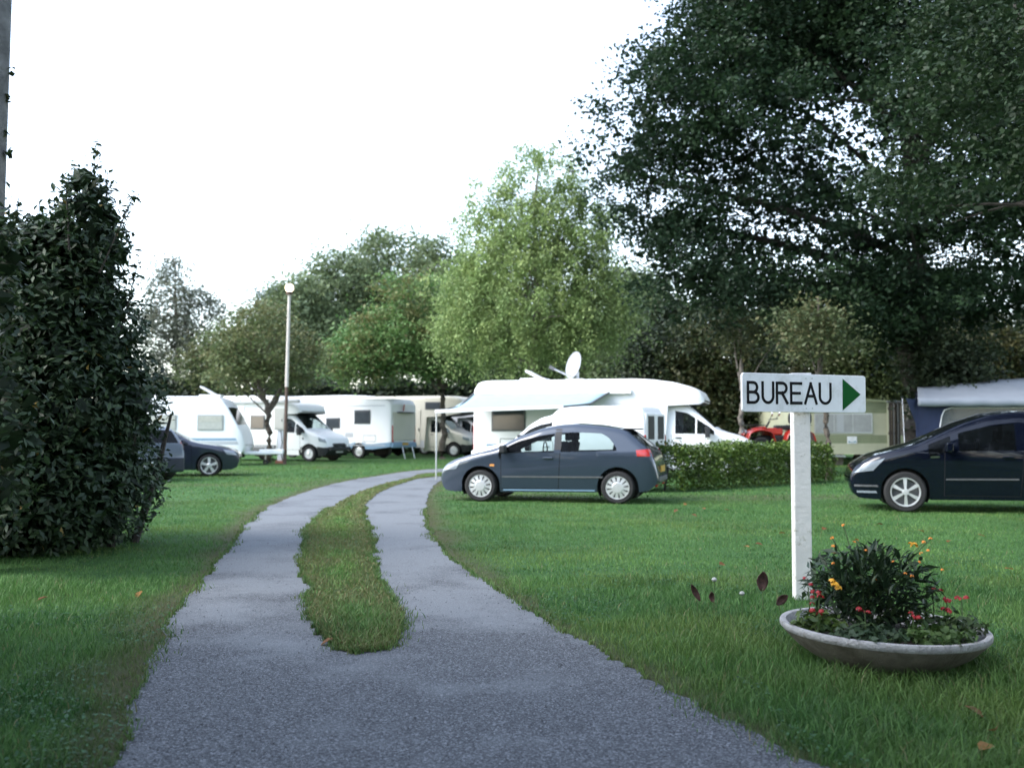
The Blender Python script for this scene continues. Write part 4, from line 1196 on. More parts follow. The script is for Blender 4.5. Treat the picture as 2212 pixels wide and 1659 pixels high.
# --- navy people carrier at the right edge
_p = gp(1955, 1106); _phi = R(180 - 14)
_f = Vector((math.cos(_phi), math.sin(_phi), 0)); _l = Vector((-_f.y, _f.x, 0))
_c = Vector((_p[0], _p[1], 0)) - _f * (2.165 - .82) - _l * .78
nv, ns = car('parked_car', 'shiny dark navy people carrier with alloy wheels cut off by the right edge', _c, _phi, 4.33, 1.82,
    [(0, .54), (.03, .66), (.1, .74), (.35, .89), (.7, .995), (1.0, 1.08), (1.3, 1.22), (1.7, 1.41), (2.1, 1.545), (2.5, 1.595), (3.2, 1.585), (3.8, 1.52), (4.0, 1.45), (4.2, 1.15), (4.28, .95), (4.32, .7), (4.33, .52)],
    [(0, .52), (.03, .30), (.12, .22), (.35, .2), (3.9, .22), (4.2, .28), (4.3, .38), (4.33, .5)],
    [(1.0, .96), (4.0, 1.03)], [(1.17, 1.50), (1.62, 2.45), (2.60, 3.40), (3.48, 3.92)], [(1.1, 1.7), (3.2, 1.48), (3.6, 1.44), (3.8, 1.32), (3.95, 1.1)],
    [.82, 3.46], .325, .228, 'double', navypaint, glassDark, [2.1, 3.1], [(1.40, 2.50, .28, .05), (2.56, 3.42, .28, .0)], (1.16, 2.02), (4.02, 4.2),
    [('headlight', lampGlass, [(.05, .62), (.34, .66), (.52, .86), (.22, .775)]), ('tail_light', redLamp, [(4.05, .9), (4.27, .9), (4.2, 1.2), (4.0, 1.2)]), ('side_repeater', chromeM, [(1.20, .865), (1.33, .87), (1.33, .90), (1.20, .895)])], .30, arch=.37)
ns.patch('rub_strip', greyP, [(1.42, .52), (2.48, .53), (2.48, .555), (1.42, .545)], .014, 12, 3)
ns.patch('rub_strip', greyP, [(2.58, .53), (3.1, .535), (3.1, .56), (2.58, .555)], .014, 8, 3)
ns.patch('bumper_trim', greyP, [(.06, .40), (.42, .40), (.40, .43), (.05, .43)], .01, 8, 3)
ns.patch('fog_lamp', lampGlass, [(.10, .30), (.40, .30), (.38, .335), (.09, .335)], .008, 6, 3)

# --- dark saloon and silver hatchback beyond the laurel
_p = gp(450, 1029); _phi = R(12)
_f = Vector((math.cos(_phi), math.sin(_phi), 0)); _l = Vector((-_f.y, _f.x, 0))
_c = Vector((_p[0], _p[1], 0)) - _f * (2.2 - .82) + _l * .80
ms_, mss = car('parked_car', 'dark blue saloon with five-spoke alloy wheel nosing out beside the left caravan', _c, _phi, 4.45, 1.80,
    [(0, .55), (.04, .66), (.15, .74), (.6, .86), (1.1, .94), (1.35, 1.0), (1.8, 1.24), (2.2, 1.38), (2.7, 1.42), (3.2, 1.38), (3.7, 1.15), (3.9, 1.02), (4.3, .97), (4.41, .85), (4.45, .55)],
    [(0, .53), (.04, .32), (.15, .2), (.4, .18), (3.9, .2), (4.35, .3), (4.45, .53)],
    [(1.0, .90), (3.8, .95)], [(1.4, 2.35), (2.45, 3.3)], [(1.3, 1.5), (3.0, 1.3), (3.4, 1.0)],
    [.82, 3.52], .315, .235, 'five', midpaint, glassDark, [2.2], [(1.3, 2.4, .26, .05)], (1.42, 2.15), (3.25, 3.68),
    [('headlight', lampGlass, [(.06, .60), (.34, .62), (.44, .76), (.16, .73)]), ('tail_light', redLamp, [(4.2, .75), (4.4, .75), (4.38, .9), (4.2, .9)])], .12, arch=.365)
_c2 = Vector((px(240, 27.0), 27.0, 0))
sv, svs = car('parked_car', 'grey-blue hatchback with dark bumper and white plate mostly hidden by the laurel', _c2, R(150), 3.95, 1.68,
    [(0, .50), (.03, .60), (.12, .69), (.6, .87), (1.12, 1.02), (1.85, 1.40), (2.6, 1.46), (3.45, 1.40), (3.6, 1.30), (3.82, .98), (3.92, .76), (3.95, .5)],
    [(0, .48), (.03, .30), (.12, .20), (3.55, .21), (3.92, .36), (3.95, .48)],
    [(1.0, .92), (3.4, .97)], [(1.2, 2.10), (2.2, 3.25)], [(1.1, 1.5), (2.9, 1.34), (3.2, 1.2), (3.35, 1.0)],
    [.80, 3.26], .295, .205, 'steel', silverpaint, glassDark, [2.0], [(1.16, 2.17, .26, .04)], (1.13, 1.80), (3.6, 3.82),
    [('tail_light', redLamp, [(3.62, .8), (3.88, .8), (3.82, 1.0), (3.62, 1.0)])], .12)
_b = MB(); _b.box((-1.90, 0, .42), (.16, 1.52, .40)); _b.build('bumper', midpaint, sv, bevel=.06, seg=3)
_b = MB(); _b.box((-1.99, .35, .46), (.02, .5, .12)); _b.build('number_plate', plateW, sv)

# --- small high-roof van behind the hatchback
def small_van():
    L = 4.05; phi = R(180 - 24)
    f = Vector((math.cos(phi), math.sin(phi), 0)); l = Vector((-f.y, f.x, 0))
    p = at(1392, 960, 21.3)
    c = Vector((p[0], 21.3, 0)) + f * (L / 2) - l * .80
    root = empty('delivery_van', c, phi, 'small white high-roof van with dark rear windows behind the slate hatchback', 'van')
    s = Shell(root, L, 1.66, [(0, .5), (.04, .72), (.3, .92), (.8, 1.02), (1.0, 1.06), (1.45, 1.44), (1.7, 1.58), (1.95, 1.635), (2.02, 1.72), (2.15, 1.79), (2.5, 1.81), (3.85, 1.82), (3.97, 1.79), (4.03, 1.7), (4.05, 1.55)],
        [(0, .48), (.04, .3), (.15, .22), (3.9, .24), (4.02, .32), (4.05, .42)], [(1, 1.06), (4, 1.1)], None, [(.8, .3, .36), (3.4, .3, .36)], glass=[(1.2, 1.98)], zb=1.06, tum=.10, curl=(.10, .12), lr=.2, kr=.06)
    s.gm = glassDark
    s.body(whiteGRP, strip_glass=[('windscreen', 1.04, 1.62)], cap_r=True, under=blackP)
    for x in (.8, 3.4):
        for sg in (1, -1): wheel(root, s.xf - x, sg * (float(s.w(x, .7)) - .015), .3, .3, .19, sg, 'steel', .2)
    for sg in (1, -1):
        d = MB(); d.box((-L / 2 - .008, sg * .37, 1.05), (.03, .70, 1.22)); dd = d.build('rear_door', whiteGRP, root, bevel=.012)
        g = MB(); g.box((-L / 2 - .026, sg * .37, 1.36), (.01, .46, .50)); g.build('rear_window', blackP, dd, bevel=.004)
        g = MB(); g.box((-L / 2 - .01, sg * .765, 1.0), (.03, .07, .42)); g.build('tail_light', redLamp, root, bevel=.01)
    h = MB(); h.box((-L / 2 - .035, -.05, 1.0), (.03, .05, .14)); h.build('handle', blackP, root, bevel=.01)
    b = MB(); b.box((-L / 2 - .03, 0, .42), (.12, 1.6, .2)); b.build('bumper', greyP, root, bevel=.04)
    s.mirror(1.3, 1.1, blackP)
    s.door(1.1, 2.0, .3, whiteGRP)
small_van()

# ------------------------------------------------------------------ motorhomes and caravans
def camper_window(s, x0, x1, z0, z1, sg, m=None, frame=None, blind=None):
    y = float(s.w((x0 + x1) / 2, (z0 + z1) / 2))
    b = MB(); b.box(s.P((x0 + x1) / 2, sg * (y + .012), (z0 + z1) / 2), (x1 - x0, .03, z1 - z0)); o = b.build('window', frame or greyP, s.root, bevel=.012)
    e = .045
    b = MB(); b.box(s.P((x0 + x1) / 2, sg * (y + .029), (z0 + z1) / 2), (x1 - x0 - 2 * e, .012, z1 - z0 - 2 * e)); b.build('pane', m or glassCamp, o, bevel=.004)
    if blind:
        b = MB(); b.box(s.P((x0 + x1) / 2, sg * (y + .037), z1 - e - blind / 2 - .02), (x1 - x0 - 3.5 * e, .006, blind)); b.build('blind', curtainM, o, bevel=.002)
    return o

def motorhome(name, label, loc, phi, L, style='low', paint=None, cabpaint=None, skirt=None, wins=(), door=None, group=None, bump=None, H=2.74, clear=True):
    root = empty(name, loc, phi, label, 'motorhome', group)
    paint = paint or whiteGRP; cabpaint = cabpaint or paint
    c = Shell(root, 2.5, 1.98, [(0, .62), (.03, .86), (.1, .98), (.45, 1.14), (.8, 1.24), (1.0, 1.32), (1.78, 2.02), (2.1, 2.10), (2.5, 2.12)],
        [(0, .60), (.03, .40), (.15, .26), (.4, .24), (2.5, .30)], [(0, 1.19), (2.5, 1.22)], None, [(.86, .34, .42)], glass=[(1.06, 1.52), (1.56, 2.10)], zb=1.2, tum=.16, curl=(.10, .14), lr=.02, kr=0.0, lf=.7, kf=.22, xf=L / 2)
    c.gm = glassClear if clear else glassDark
    c.body(cabpaint, cls=lambda x, z, y: 'bumper' if (z < .62 and x < .55) else ('wheel_arch' if (z < .60 and x < 1.35) else None), parts={'bumper': bump or blackP, 'wheel_arch': bump or blackP}, strip_glass=[('windscreen', 1.06, 1.74)], under=blackP, name='cab')
    c.door(1.30, 2.18, .50, cabpaint, 0.02, trim=blackP)
    c.patch('headlight', lampGlass, [(.05, .78), (.36, .86), (.40, 1.02), (.10, .94)], .008)
    c.patch('indicator', blackP, [(1.10, .93), (1.18, .93), (1.18, 1.0), (1.10, 1.0)], .008, 3, 3)
    c.mirror(1.22, 1.22, blackP, size=(.12, .20, .30), out=.17)
    g = MB(); g.box((L / 2 - .02, 0, .70), (.05, .9, .13)); g.build('grille', blackP, root, bevel=.02)
    g = MB(); g.box((L / 2 + .02, 0, .42), (.02, .5, .11)); g.build('number_plate', plateW, root)
    for sg in (1, -1):
        wheel(root, L / 2 - .86, sg * (float(c.w(.86, .75)) - .02), .335, .335, .21, sg, 'steel', .205)
    seats(root, L / 2, [1.85], .48, .85, .6)
    d = MB(); d.box((L / 2 - 1.15, 0, 1.14), (.5, 1.6, .14)); d.build('dashboard', blackP, root, bevel=.04)
    if style == 'low':
        top = [(1.32, 2.12), (1.35, 2.27), (1.44, 2.37), (1.72, 2.49), (2.15, 2.61), (2.7, H - .03), (3.2, H), (L - .45, H), (L - .2, H - .03), (L - .07, H - .11), (L, H - .26)]
        bot = [(1.32, 2.08), (1.38, 2.01), (2.30, 1.97), (2.315, .46), (L - 1.0, .44), (L, .56)]
        x0, lf, kf = 1.32, .9, .18
    else:
        top = [(.22, 2.30), (.28, 2.62), (.5, 2.90), (1.0, H - .02), (1.8, H), (L - .45, H), (L - .2, H - .03), (L - .07, H - .11), (L, H - .26)]
        bot = [(.22, 2.26), (.5, 2.14), (1.2, 2.03), (2.30, 1.96), (2.315, .46), (L - 1.0, .44), (L, .56)]
        x0, lf, kf = .22, 1.0, .14
    rw = L - 1.75
    s = Shell(root, L, 2.24, top, bot, [(0, 1.4), (L, 1.4)], None, [(rw, .34, .40)], x0=x0, lf=lf, kf=kf, lr=.16, kr=.06, tum=.02, zb=1.4, curl=(.11, .15), barrel=.0, sm=.10, smb=.0, xf=L / 2, crown=.02)
    s.gm = glassDark
    sk = .80 if style != 'low' else .74
    s.body(paint, cls=(lambda x, z, y: 'skirt' if z < sk and x > 2.3 else None) if skirt else None, parts={'skirt': skirt} if skirt else {}, cap_r=True, under=blackP, name='living_body', dx=.12)
    for sg in (1, -1):
        wheel(root, L / 2 - rw, sg * (1.10), .335, .335, .21, sg, 'steel', .205)
        b = MB(); b.box((-L / 2 - .01, sg * .95, 1.15), (.05, .14, .78)); b.build('tail_light', redLamp, root, bevel=.03)
    b = MB(); b.box((-L / 2 - .03, 0, .62), (.12, 2.1, .24)); b.build('rear_bumper', skirt or paint, root, bevel=.05)
    b = MB(); b.box((-L / 2 - .10, 0, .68), (.02, .5, .11)); b.build('number_plate', plateY, root)
    for x0_, x1_, z0, z1, sg, *bl in wins: camper_window(s, x0_, x1_, z0, z1, sg, blind=bl[0] if bl else None)
    if door:
        x, sg = door; y = float(s.w(x, 1.4))
        b = MB(); b.box(s.P(x + .3, sg * (y + .006), 1.45), (.62, .02, 1.75)); o = b.build('entrance_door', paint, root, bevel=.008)
        b = MB(); b.box(s.P(x + .07, sg * (y + .03), 1.35), (.05, .04, .14)); b.build('handle', blackP, o, bevel=.01)
    return root, s

# the awning motorhome
Lm = 7.8; phim = R(-16)
fm = Vector((math.cos(phim), math.sin(phim), 0)); lm = Vector((-fm.y, fm.x, 0))
rear_near = Vector((px(1022, 29.0), 29.0, 0))
cm = rear_near + fm * (Lm / 2) + lm * 1.12
mh, mhs = motorhome('motorhome', 'white low-profile motorhome with open side awning behind the slate hatchback', cm, phim, Lm,
    wins=[(Lm - 1.55, Lm - .55, 1.28, 1.92, -1), (3.2, 4.0, 1.35, 1.95, -1)], door=(4.4, -1), H=2.72)
_b = MB(); _b.box(mhs.P(Lm - 5.0 + 2.4, -1.17, 2.36), (3.9, .13, .13)); _b.build('awning_cassette', whiteGRP, mh, bevel=.02)
def awning():
    # local axes of the motorhome: x forward, y to the left, so the awning goes to -y
    xa, xb = -Lm / 2 + .05, -Lm / 2 + 3.95
    out = 2.25
    rows = []
    for v in np.linspace(0, 1, 12):
        row = []
        for u in np.linspace(0, 1, 14):
            x = (xa * (1 - u) + xb * u) - .55 * v * (0.55 + .45 * u) - .25 * v * u
            zi = 2.34; zo = 1.80 + .10 * u
            sag = .16 * math.sin(math.pi * v) * (.6 + .4 * u)
            row.append((x, -1.2 - out * v, zi * (1 - v) + zo * v - sag))
        rows.append(row)
    clothM = mat('awning_canvas', (0.30, 0.43, 0.49), 0.8, var=0.04, vscale=4)
    a = MB().grid(rows).build('awning_canvas', clothM, mh, smooth=True, solid=.012)
    e0, e1 = rows[-1][0], rows[-1][-1]
    b = MB(); b.bar((e0[0] - .03, e0[1], e0[2]), (e1[0] + .03, e1[1], e1[2]), .07, .09); b.build('awning_rail', whiteGRP, mh, bevel=.012)
    for e in (e0, e1):
        b = MB(); b.tube([(e[0], e[1], 0), (e[0], e[1], e[2])], .02, 8); b.build('awning_leg', alloyM, mh)
    for e, i in ((e0, rows[0][0]), (e1, rows[0][-1])):
        m_ = ((e[0] + i[0]) / 2 + .1, (e[1] + i[1]) / 2, (e[2] + i[2]) / 2 - .12)
        b = MB(); b.bar(i, m_, .03, .05); b.bar(m_, e, .03, .05); b.build('awning_arm', greyP, mh)
awning()
_m = mat('cyan_logo', (0.12, 0.50, 0.62), 0.5, var=0.1)
mhs.patch('blue_logo', _m, [(Lm - .95, 2.19), (Lm - .55, 2.19), (Lm - .55, 2.25), (Lm - .95, 2.25)], .006, 4, 3, (-1,))
mhs.patch('blue_stripe', bluegrey, [(4.2, .86), (Lm - .4, .86), (Lm - .4, .92), (4.2, .92)], .006, 12, 3, (-1,))
def dish():
    o = empty('tmp'); bpy.data.objects.remove(o)
    d = MB(); n = 28
    d.lathe([(.001, 0.0), (.12, .006), (.24, .025), (.33, .05), (.40, .075), (.405, .085), (.395, .085), (.33, .062), (.24, .037), (.12, .018), (.001, .012)], n, 'Z')
    dm = mat('dish_grey', (0.30, 0.315, 0.345), 0.5, var=0.05, vscale=6)
    k = d.build('satellite_dish', dm, mh, smooth=True, sharp=60)
    X = -Lm / 2 + 2.72
    k.location = (X, .1, 3.17)
    nrm = Matrix.Rotation(-phim, 3, 'Z') @ Vector((-.87, -.44, .24)); k.rotation_euler = nrm.to_track_quat('Z', 'Y').to_euler()
    b = MB(); b.tube([(X + .05, .1, 2.72), (X + .05, .1, 3.0)], .05, 10); b.box((X, .1, 2.76), (.5, .4, .06)); b.build('dish_mount', whiteGRP, mh, bevel=.01)
    p0 = (X - .05, -.05, 2.82); p1 = (X - .58, -.30, 3.08)
    b = MB(); b.tube([p0, p1], [.03, .025], 8); a = b.build('feed_arm', alloyM, mh, smooth=True)
    b = MB(); b.tube([(p1[0] + .04, p1[1], p1[2] - .02), (p1[0] - .10, p1[1], p1[2] + .05)], [.05, .055], 10); b.build('receiver_head', greyP, a, smooth=True)
dish()
_b = MB(); _b.box((-Lm / 2 + 1.55, -.1, 2.76), (.75, .6, .09)); _h = _b.build('roof_hatch', whiteGRP, mh, bevel=.02)
_b = MB(); _b.box((-Lm / 2 + 1.60, -.1, 2.88), (.62, .52, .07), M=Matrix.Rotation(R(28), 3, 'Y')); _b.build('hatch_lid', whiteGRP, _h, bevel=.03)

# left motorhome with the fork tree before it
def place(u, Yw, phi, lx, ly):
    """centre of a vehicle whose point (lx, ly) in its own axes stands at picture column u, depth Yw"""
    f = Vector((math.cos(phi), math.sin(phi), 0)); l = Vector((-f.y, f.x, 0))
    return Vector((px(u, Yw), Yw, 0)) - f * lx - l * ly
L2 = 6.4; ph = R(-24)
m2, m2s = motorhome('motorhome', 'white low-profile motorhome with dark bumper facing right behind the forked tree', place(668, 42.6, ph, L2 / 2 - .86, -.95), ph, L2,
    wins=[(3.0, 3.75, 1.35, 1.95, -1), (L2 - 1.6, L2 - .6, 1.35, 1.95, -1)], door=(4.1, -1), H=2.80, skirt=greyP)
_b = MB(); _b.box((.2, -1.17, 2.52), (3.6, .12, .13)); _b.build('awning_cassette', greyGRP, m2, bevel=.02)
_b = MB(); _b.lathe([(.001, .02), (.30, .02), (.30, .08), (.2, .11), (.001, .12)], 20, 'Z', (-.9, -.2, 3.06)); _b.tube([(-.9, -.2, 2.78), (-.9, -.2, 3.1)], .03, 8); _b.build('tv_aerial', whiteGRP, m2, smooth=True)
_b = MB(); _b.box((L2 / 2 + .07, 0, .52), (.10, 1.55, .16)); _b.box((L2 / 2 + .05, 0, .68), (.06, .9, .1)); _b.build('bull_bar', blackP, m2, bevel=.03)
# motorhome seen from its rear corner
L3 = 6.6; ph = R(180 - 26)
m3, m3s = motorhome('motorhome', 'white motorhome with blue-grey skirt showing its rear and orange number plate', place(844, 46.5, ph, -L3 / 2, 1.12), ph, L3,
    paint=whiteGRP, skirt=bluegrey, wins=[(L3 - 2.0, L3 - 1.1, 1.60, 2.25, 1), (3.0, 3.8, 1.4, 1.9, 1)], H=2.76)
_b = MB(); _b.box((-L3 / 2 - .03, 0, 1.50), (.05, 1.92, 1.30)); _rp = _b.build('rear_panel', creamGRP, m3, bevel=.03)
_b = MB(); _b.box((-L3 / 2 - .10, 0, 2.14), (.16, 1.3, .06)); _b.build('rear_shelf', greyP, m3, bevel=.015)
_b = MB(); _b.box((-L3 / 2 - .07, .1, 2.36), (.02, .06, .30), M=Matrix.Rotation(R(14), 3, 'X')); _b.build('third_brake_light', redLamp, m3)
for sg in (-.5, .35):
    _b = MB(); _b.tube([(-L3 / 2 - .3, sg, 0), (-L3 / 2 - .15, sg, .55)], .022, 6); _b.build('steady_leg', alloyM, m3)
# roof line of one more behind, and the cream one with its alcove
L4 = 6.8; ph = R(-28)
motorhome('motorhome', 'white motorhome of which only the curved roof shows behind the lamp post', place(760, 52.5, ph, L4 / 2 - 1.6, -.4), ph, L4, style='alcove', H=3.10, wins=[(3.2, 4.0, 1.4, 2.0, -1)])
L5 = 6.6; ph = R(-20)
m5, m5s = motorhome('motorhome', 'cream alcove motorhome facing right behind the brown tree trunk', place(980, 50.2, ph, L5 / 2 - .86, -.97), ph, L5, style='alcove', paint=creamGRP, cabpaint=creamGRP, H=3.02,
    wins=[(1.5, 2.35, 2.34, 2.72, -1), (3.4, 4.4, 1.45, 2.0, -1)], door=(2.6, -1), skirt=greyGRP)
L6 = 6.0; ph = R(-24)
motorhome('motorhome', 'pale grey motorhome roof glimpsed between the cream alcove and the awning', place(1040, 54, ph, L6 / 2 - 1.2, -.4), ph, L6, style='alcove', paint=greyGRP, H=3.05)

# left caravan
def caravan():
    L = 5.6; ph = R(4)
    c = place(532, 38.0, ph, L / 2, -.75)
    root = empty('caravan', c, ph, 'white touring caravan with blue stripe and sloped front at the left', 'caravan')
    s = Shell(root, L, 2.2, [(0, .78), (.04, 1.05), (.12, 1.25), (.40, 1.75), (.62, 2.15), (.82, 2.42), (1.0, 2.52), (1.5, 2.56), (L - .5, 2.56), (L - .2, 2.45), (L - .04, 2.1), (L, 1.6)],
        [(0, .76), (.05, .52), (.2, .42), (.6, .40), (L - .3, .42), (L, .55)], [(0, 1.35), (L, 1.35)], None, [(3.1, .33, .37)], lf=.5, kf=.14, lr=.3, kr=.1, tum=.02, zb=1.4, curl=(.06, .10), barrel=0, sm=.12)
    s.gm = glassDark
    s.body(whiteGRP, strip_glass=[('front_window', .26, .62)], cap_r=True, under=blackP, name='shell', dx=.1)
    for a in ((.75, 1.70), (2.45, 3.4), (4.0, 5.0)):
        camper_window(s, a[0], a[1], 1.30, 1.88, -1, m=mat('window_with_blind', (.42, .43, .40), .2, spec=.6, var=.08), frame=mat('pale_grey_frame', (.30, .31, .30), .5, var=.05), blind=.20)
    s.patch('blue_stripe', bluegrey, [(.25, .93), (L - .2, .93), (L - .2, 1.02), (.32, 1.02)], .006, 24, 3)
    s.patch('grey_stripe', greyGRP, [(.2, .78), (L - .2, .78), (L - .2, .90), (.24, .90)], .006, 24, 3)
    for sg in (1, -1): wheel(root, s.xf - 3.1, sg * 1.07, .32, .32, .18, sg, 'steel', .2)
    b = MB(); b.prism([(L / 2 - .1, -.62, .40), (L / 2 + 1.1, -.12, .38), (L / 2 + 1.1, .12, .38), (L / 2 - .1, .62, .40)], (0, 0, 0), (0, 0, .12)); b.box((L / 2 + .85, 0, .50), (.9, .5, .18)); b.build('drawbar', whiteGRP, root, bevel=.03)
    b = MB(); b.tube([(L / 2 + .62, -.1, .16), (L / 2 + .62, -.1, .75)], .025, 8); j = b.build('jockey_wheel', alloyM, root)
    b = MB(); b.lathe([(.04, -.03), (.10, -.03), (.10, .03), (.04, .03)], 16, 'Y', (L / 2 + .62, -.1, .10), close=True); b.build('tyre', rubberM, j, smooth=True)
    b = MB(); b.box((1.4, -.2, 2.60), (.8, .6, .09)); h = b.build('roof_light', whiteGRP, root, bevel=.02)
    b = MB(); b.box((1.35, -.2, 2.76), (.75, .55, .06), M=Matrix.Rotation(R(30), 3, 'Y')); b.build('roof_light_lid', whiteGRP, h, bevel=.02)
    b = MB(); b.box((-.6, -.2, 2.59), (.4, .4, .07)); b.build('roof_vent', whiteGRP, root, bevel=.02)
caravan()

# small fittings on the white bodies
for s_, zz, xa, xb, sg in ((mhs, 2.48, 3.2, Lm - .3, -1), (m2s, 2.30, 3.0, L2 - .3, -1), (m3s, 2.42, 2.6, L3 - .3, 1), (m5s, 2.2, 2.6, L5 - .3, -1)):
    s_.patch('trim_rail', greyGRP, [(xa, zz), (xb, zz), (xb, zz + .035), (xa, zz + .035)], .012, 12, 3, (sg,))
    s_.patch('sill_trim', greyGRP, [(2.5, .60), (xb, .60), (xb, .64), (2.5, .64)], .012, 12, 3, (sg,))
    s_.patch('fridge_vent', greyGRP, [(xb - 2.2, 1.0), (xb - 1.75, 1.0), (xb - 1.75, 1.2), (xb - 2.2, 1.2)], .010, 4, 3, (sg,))
    s_.patch('locker_door_gap', greyP, [(xb - 1.2, .78), (xb - .5, .78), (xb - .5, 1.08), (xb - 1.2, 1.08)], .004, 4, 3, (sg,))
    s_.patch('locker_door', whiteGRP, [(xb - 1.18, .80), (xb - .52, .80), (xb - .52, 1.06), (xb - 1.18, 1.06)], .008, 4, 3, (sg,))

# ================================================================== mobile homes, tent, quad
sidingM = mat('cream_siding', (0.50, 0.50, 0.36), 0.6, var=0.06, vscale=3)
oliveM = mat('olive_siding', (0.24, 0.27, 0.16), 0.6, var=0.08, vscale=3)
netM = mat('net_curtain_behind_glass', (0.34, 0.35, 0.36), 0.35, spec=0.5, var=0.12, vscale=5)
brownM = mat('dark_brown_wood', (0.035, 0.026, 0.02), 0.8, var=0.3, vscale=8)
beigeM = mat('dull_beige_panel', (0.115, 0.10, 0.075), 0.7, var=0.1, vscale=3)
navyM = mat('navy_canvas', (0.012, 0.020, 0.055), 0.85, var=0.15, vscale=6, bump=.1, bscale=20)
tentroof = mat('pale_blue_canvas', (0.19, 0.215, 0.25), 0.85, var=0.06, vscale=2, bump=.15, bscale=6)
plasticW = glass_mat('tent_window_film', (.55, .6, .62), alpha=.55, base=(.16, .18, .19))

def mobile_home():
    Y = 38.0; xl, xr = px(1722, Y), px(1918, Y); W = xr - xl; D = 8.0
    root = empty('mobile_home', (xl + W / 2, Y, 0), 0, 'cream and olive mobile home with curtained window behind the sign post', 'mobile home')
    z0, zt = .42, 2.36
    b = MB(); b.prism([(-W / 2, .03, z0), (W / 2, .03, z0), (W / 2, .03, zt), (0, .03, zt + .12), (-W / 2, .03, zt)], (0, 0, 0), (0, D, 0)); b.build('carcass', sidingM, root)
    n = 19; h = (zt - z0) / n
    wz0, wz1, wx0, wx1 = 1.22, 1.92, px(1760, Y) - xl - W / 2, px(1882, Y) - xl - W / 2
    for i in range(n):
        z = z0 + i * h; zc = z + h / 2
        col = oliveM if (zc > zt - .42 or .78 < zc < 1.10) else sidingM
        segs = [(-W / 2, W / 2)]
        if zc > wz0 - .02 and zc < wz1 + .02: segs = [(-W / 2, wx0), (wx1, W / 2)]
        for a, c in segs:
            m = MB(); m.prism([(0, .03, z), (0, -.012, z), (0, .012, z + h - .004), (0, .03, z + h - .004)], (a, 0, 0), (c, 0, 0)); m.build('siding_board', col, root)
    b = MB(); b.box(((wx0 + wx1) / 2, -.005, (wz0 + wz1) / 2), (wx1 - wx0 + .06, .05, wz1 - wz0 + .06)); w = b.build('window', alloyM, root, bevel=.008)
    k = (wx1 - wx0) / 3
    for i in range(3):
        b = MB(); b.box((wx0 + k * (i + .5), -.035, (wz0 + wz1) / 2), (k - .035, .012, wz1 - wz0 - .05)); b.build('pane', netM, w, bevel=.003)
    b = MB(); b.box(((wx0 + wx1) / 2 - .12, -.043, (wz0 + wz1) / 2), (.26, .006, wz1 - wz0 - .06)); b.build('curtain', greyGRP, w)
    b = MB(); b.prism([(-W / 2 - .06, -.1, zt - .02), (0, -.1, zt + .11), (W / 2 + .06, -.1, zt - .02), (W / 2 + .06, -.1, zt + .05), (0, -.1, zt + .19), (-W / 2 - .06, -.1, zt + .05)], (0, 0, 0), (0, D + .2, 0)); b.build('roof', oliveM, root)
    for sx in (-W / 2 + .02, W / 2 - .02):
        b = MB(); b.box((sx, -.02, (z0 + zt) / 2), (.06, .03, zt - z0 + .004)); b.build('corner_trim', sidingM, root)
    for sx in (-W / 3, 0, W / 3):
        for yy in (.6, 4, 7.2):
            b = MB(); b.box((sx, yy, z0 / 2), (.25, .3, z0)); b.build('support_block', concM, root)
    cx_ = px(2067 / 1.0 - 206, Y)   # maker's plaque on the olive band
    cx_ = px(1839, Y) - xl - W / 2
    b = MB(); b.box((cx_, -.02, .95), (.36, .015, .27)); p = b.build('plaque', signW, root)
    tealM = mat('teal_print', (0.03, 0.20, 0.28), .5, var=.1)
    b = MB(); pts = [(cx_ - .14, -.031, .90)] + [(cx_ - .14 + .28 * i / 8, -.031, .92 - .045 * math.sin(math.pi * i / 8)) for i in range(9)] + [(cx_ + .14, -.031, .86), (cx_ - .14, -.031, .86)]
    b.prism(pts[1:], (0, 0, 0), (0, -.003, 0)); b.build('wave_mark', tealM, p)
    b = MB(); b.bar((px(1800, Y) - xl - W / 2, .1, .36), (px(1826, Y) - xl - W / 2, .1, .34), .12, .07); b.build('tow_hitch', alloyM, root, bevel=.01)
mobile_home()

def second_home():
    Y = 41.5; xl, xr = px(1938, Y), px(2120, Y); W = xr - xl
    root = empty('mobile_home', (xl + W / 2, Y, 0), 0, 'dull beige mobile home in shade between the cream one and the tent', 'mobile home')
    z0, zt, n = .4, 2.42, 17; h = (zt - z0) / n
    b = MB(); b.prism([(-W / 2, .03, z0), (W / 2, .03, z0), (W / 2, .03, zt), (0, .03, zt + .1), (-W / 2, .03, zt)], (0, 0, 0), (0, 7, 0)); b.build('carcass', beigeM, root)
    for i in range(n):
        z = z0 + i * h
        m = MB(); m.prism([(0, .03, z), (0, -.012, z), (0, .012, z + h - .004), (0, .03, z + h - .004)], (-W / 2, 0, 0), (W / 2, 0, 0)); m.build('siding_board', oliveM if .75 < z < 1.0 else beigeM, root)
    xw = px(1962, Y) - xl - W / 2
    b = MB(); b.box((xw, -.01, 1.62), (.30, .05, .66)); w = b.build('window', brownM, root, bevel=.01)
    b = MB(); b.box((xw, -.038, 1.62), (.22, .01, .58)); b.build('pane', glassCamp, w)
    b = MB(); b.prism([(-W / 2 - .05, -.08, zt - .02), (0, -.08, zt + .1), (W / 2 + .05, -.08, zt - .02), (W / 2 + .05, -.08, zt + .05), (0, -.08, zt + .17), (-W / 2 - .05, -.08, zt + .05)], (0, 0, 0), (0, 7.2, 0)); b.build('roof', brownM, root)
    for sx in (-W / 3, W / 3):
        for yy in (.5, 6):
            b = MB(); b.box((sx, yy, .2), (.25, .3, .4)); b.build('support_block', concM, root)
second_home()

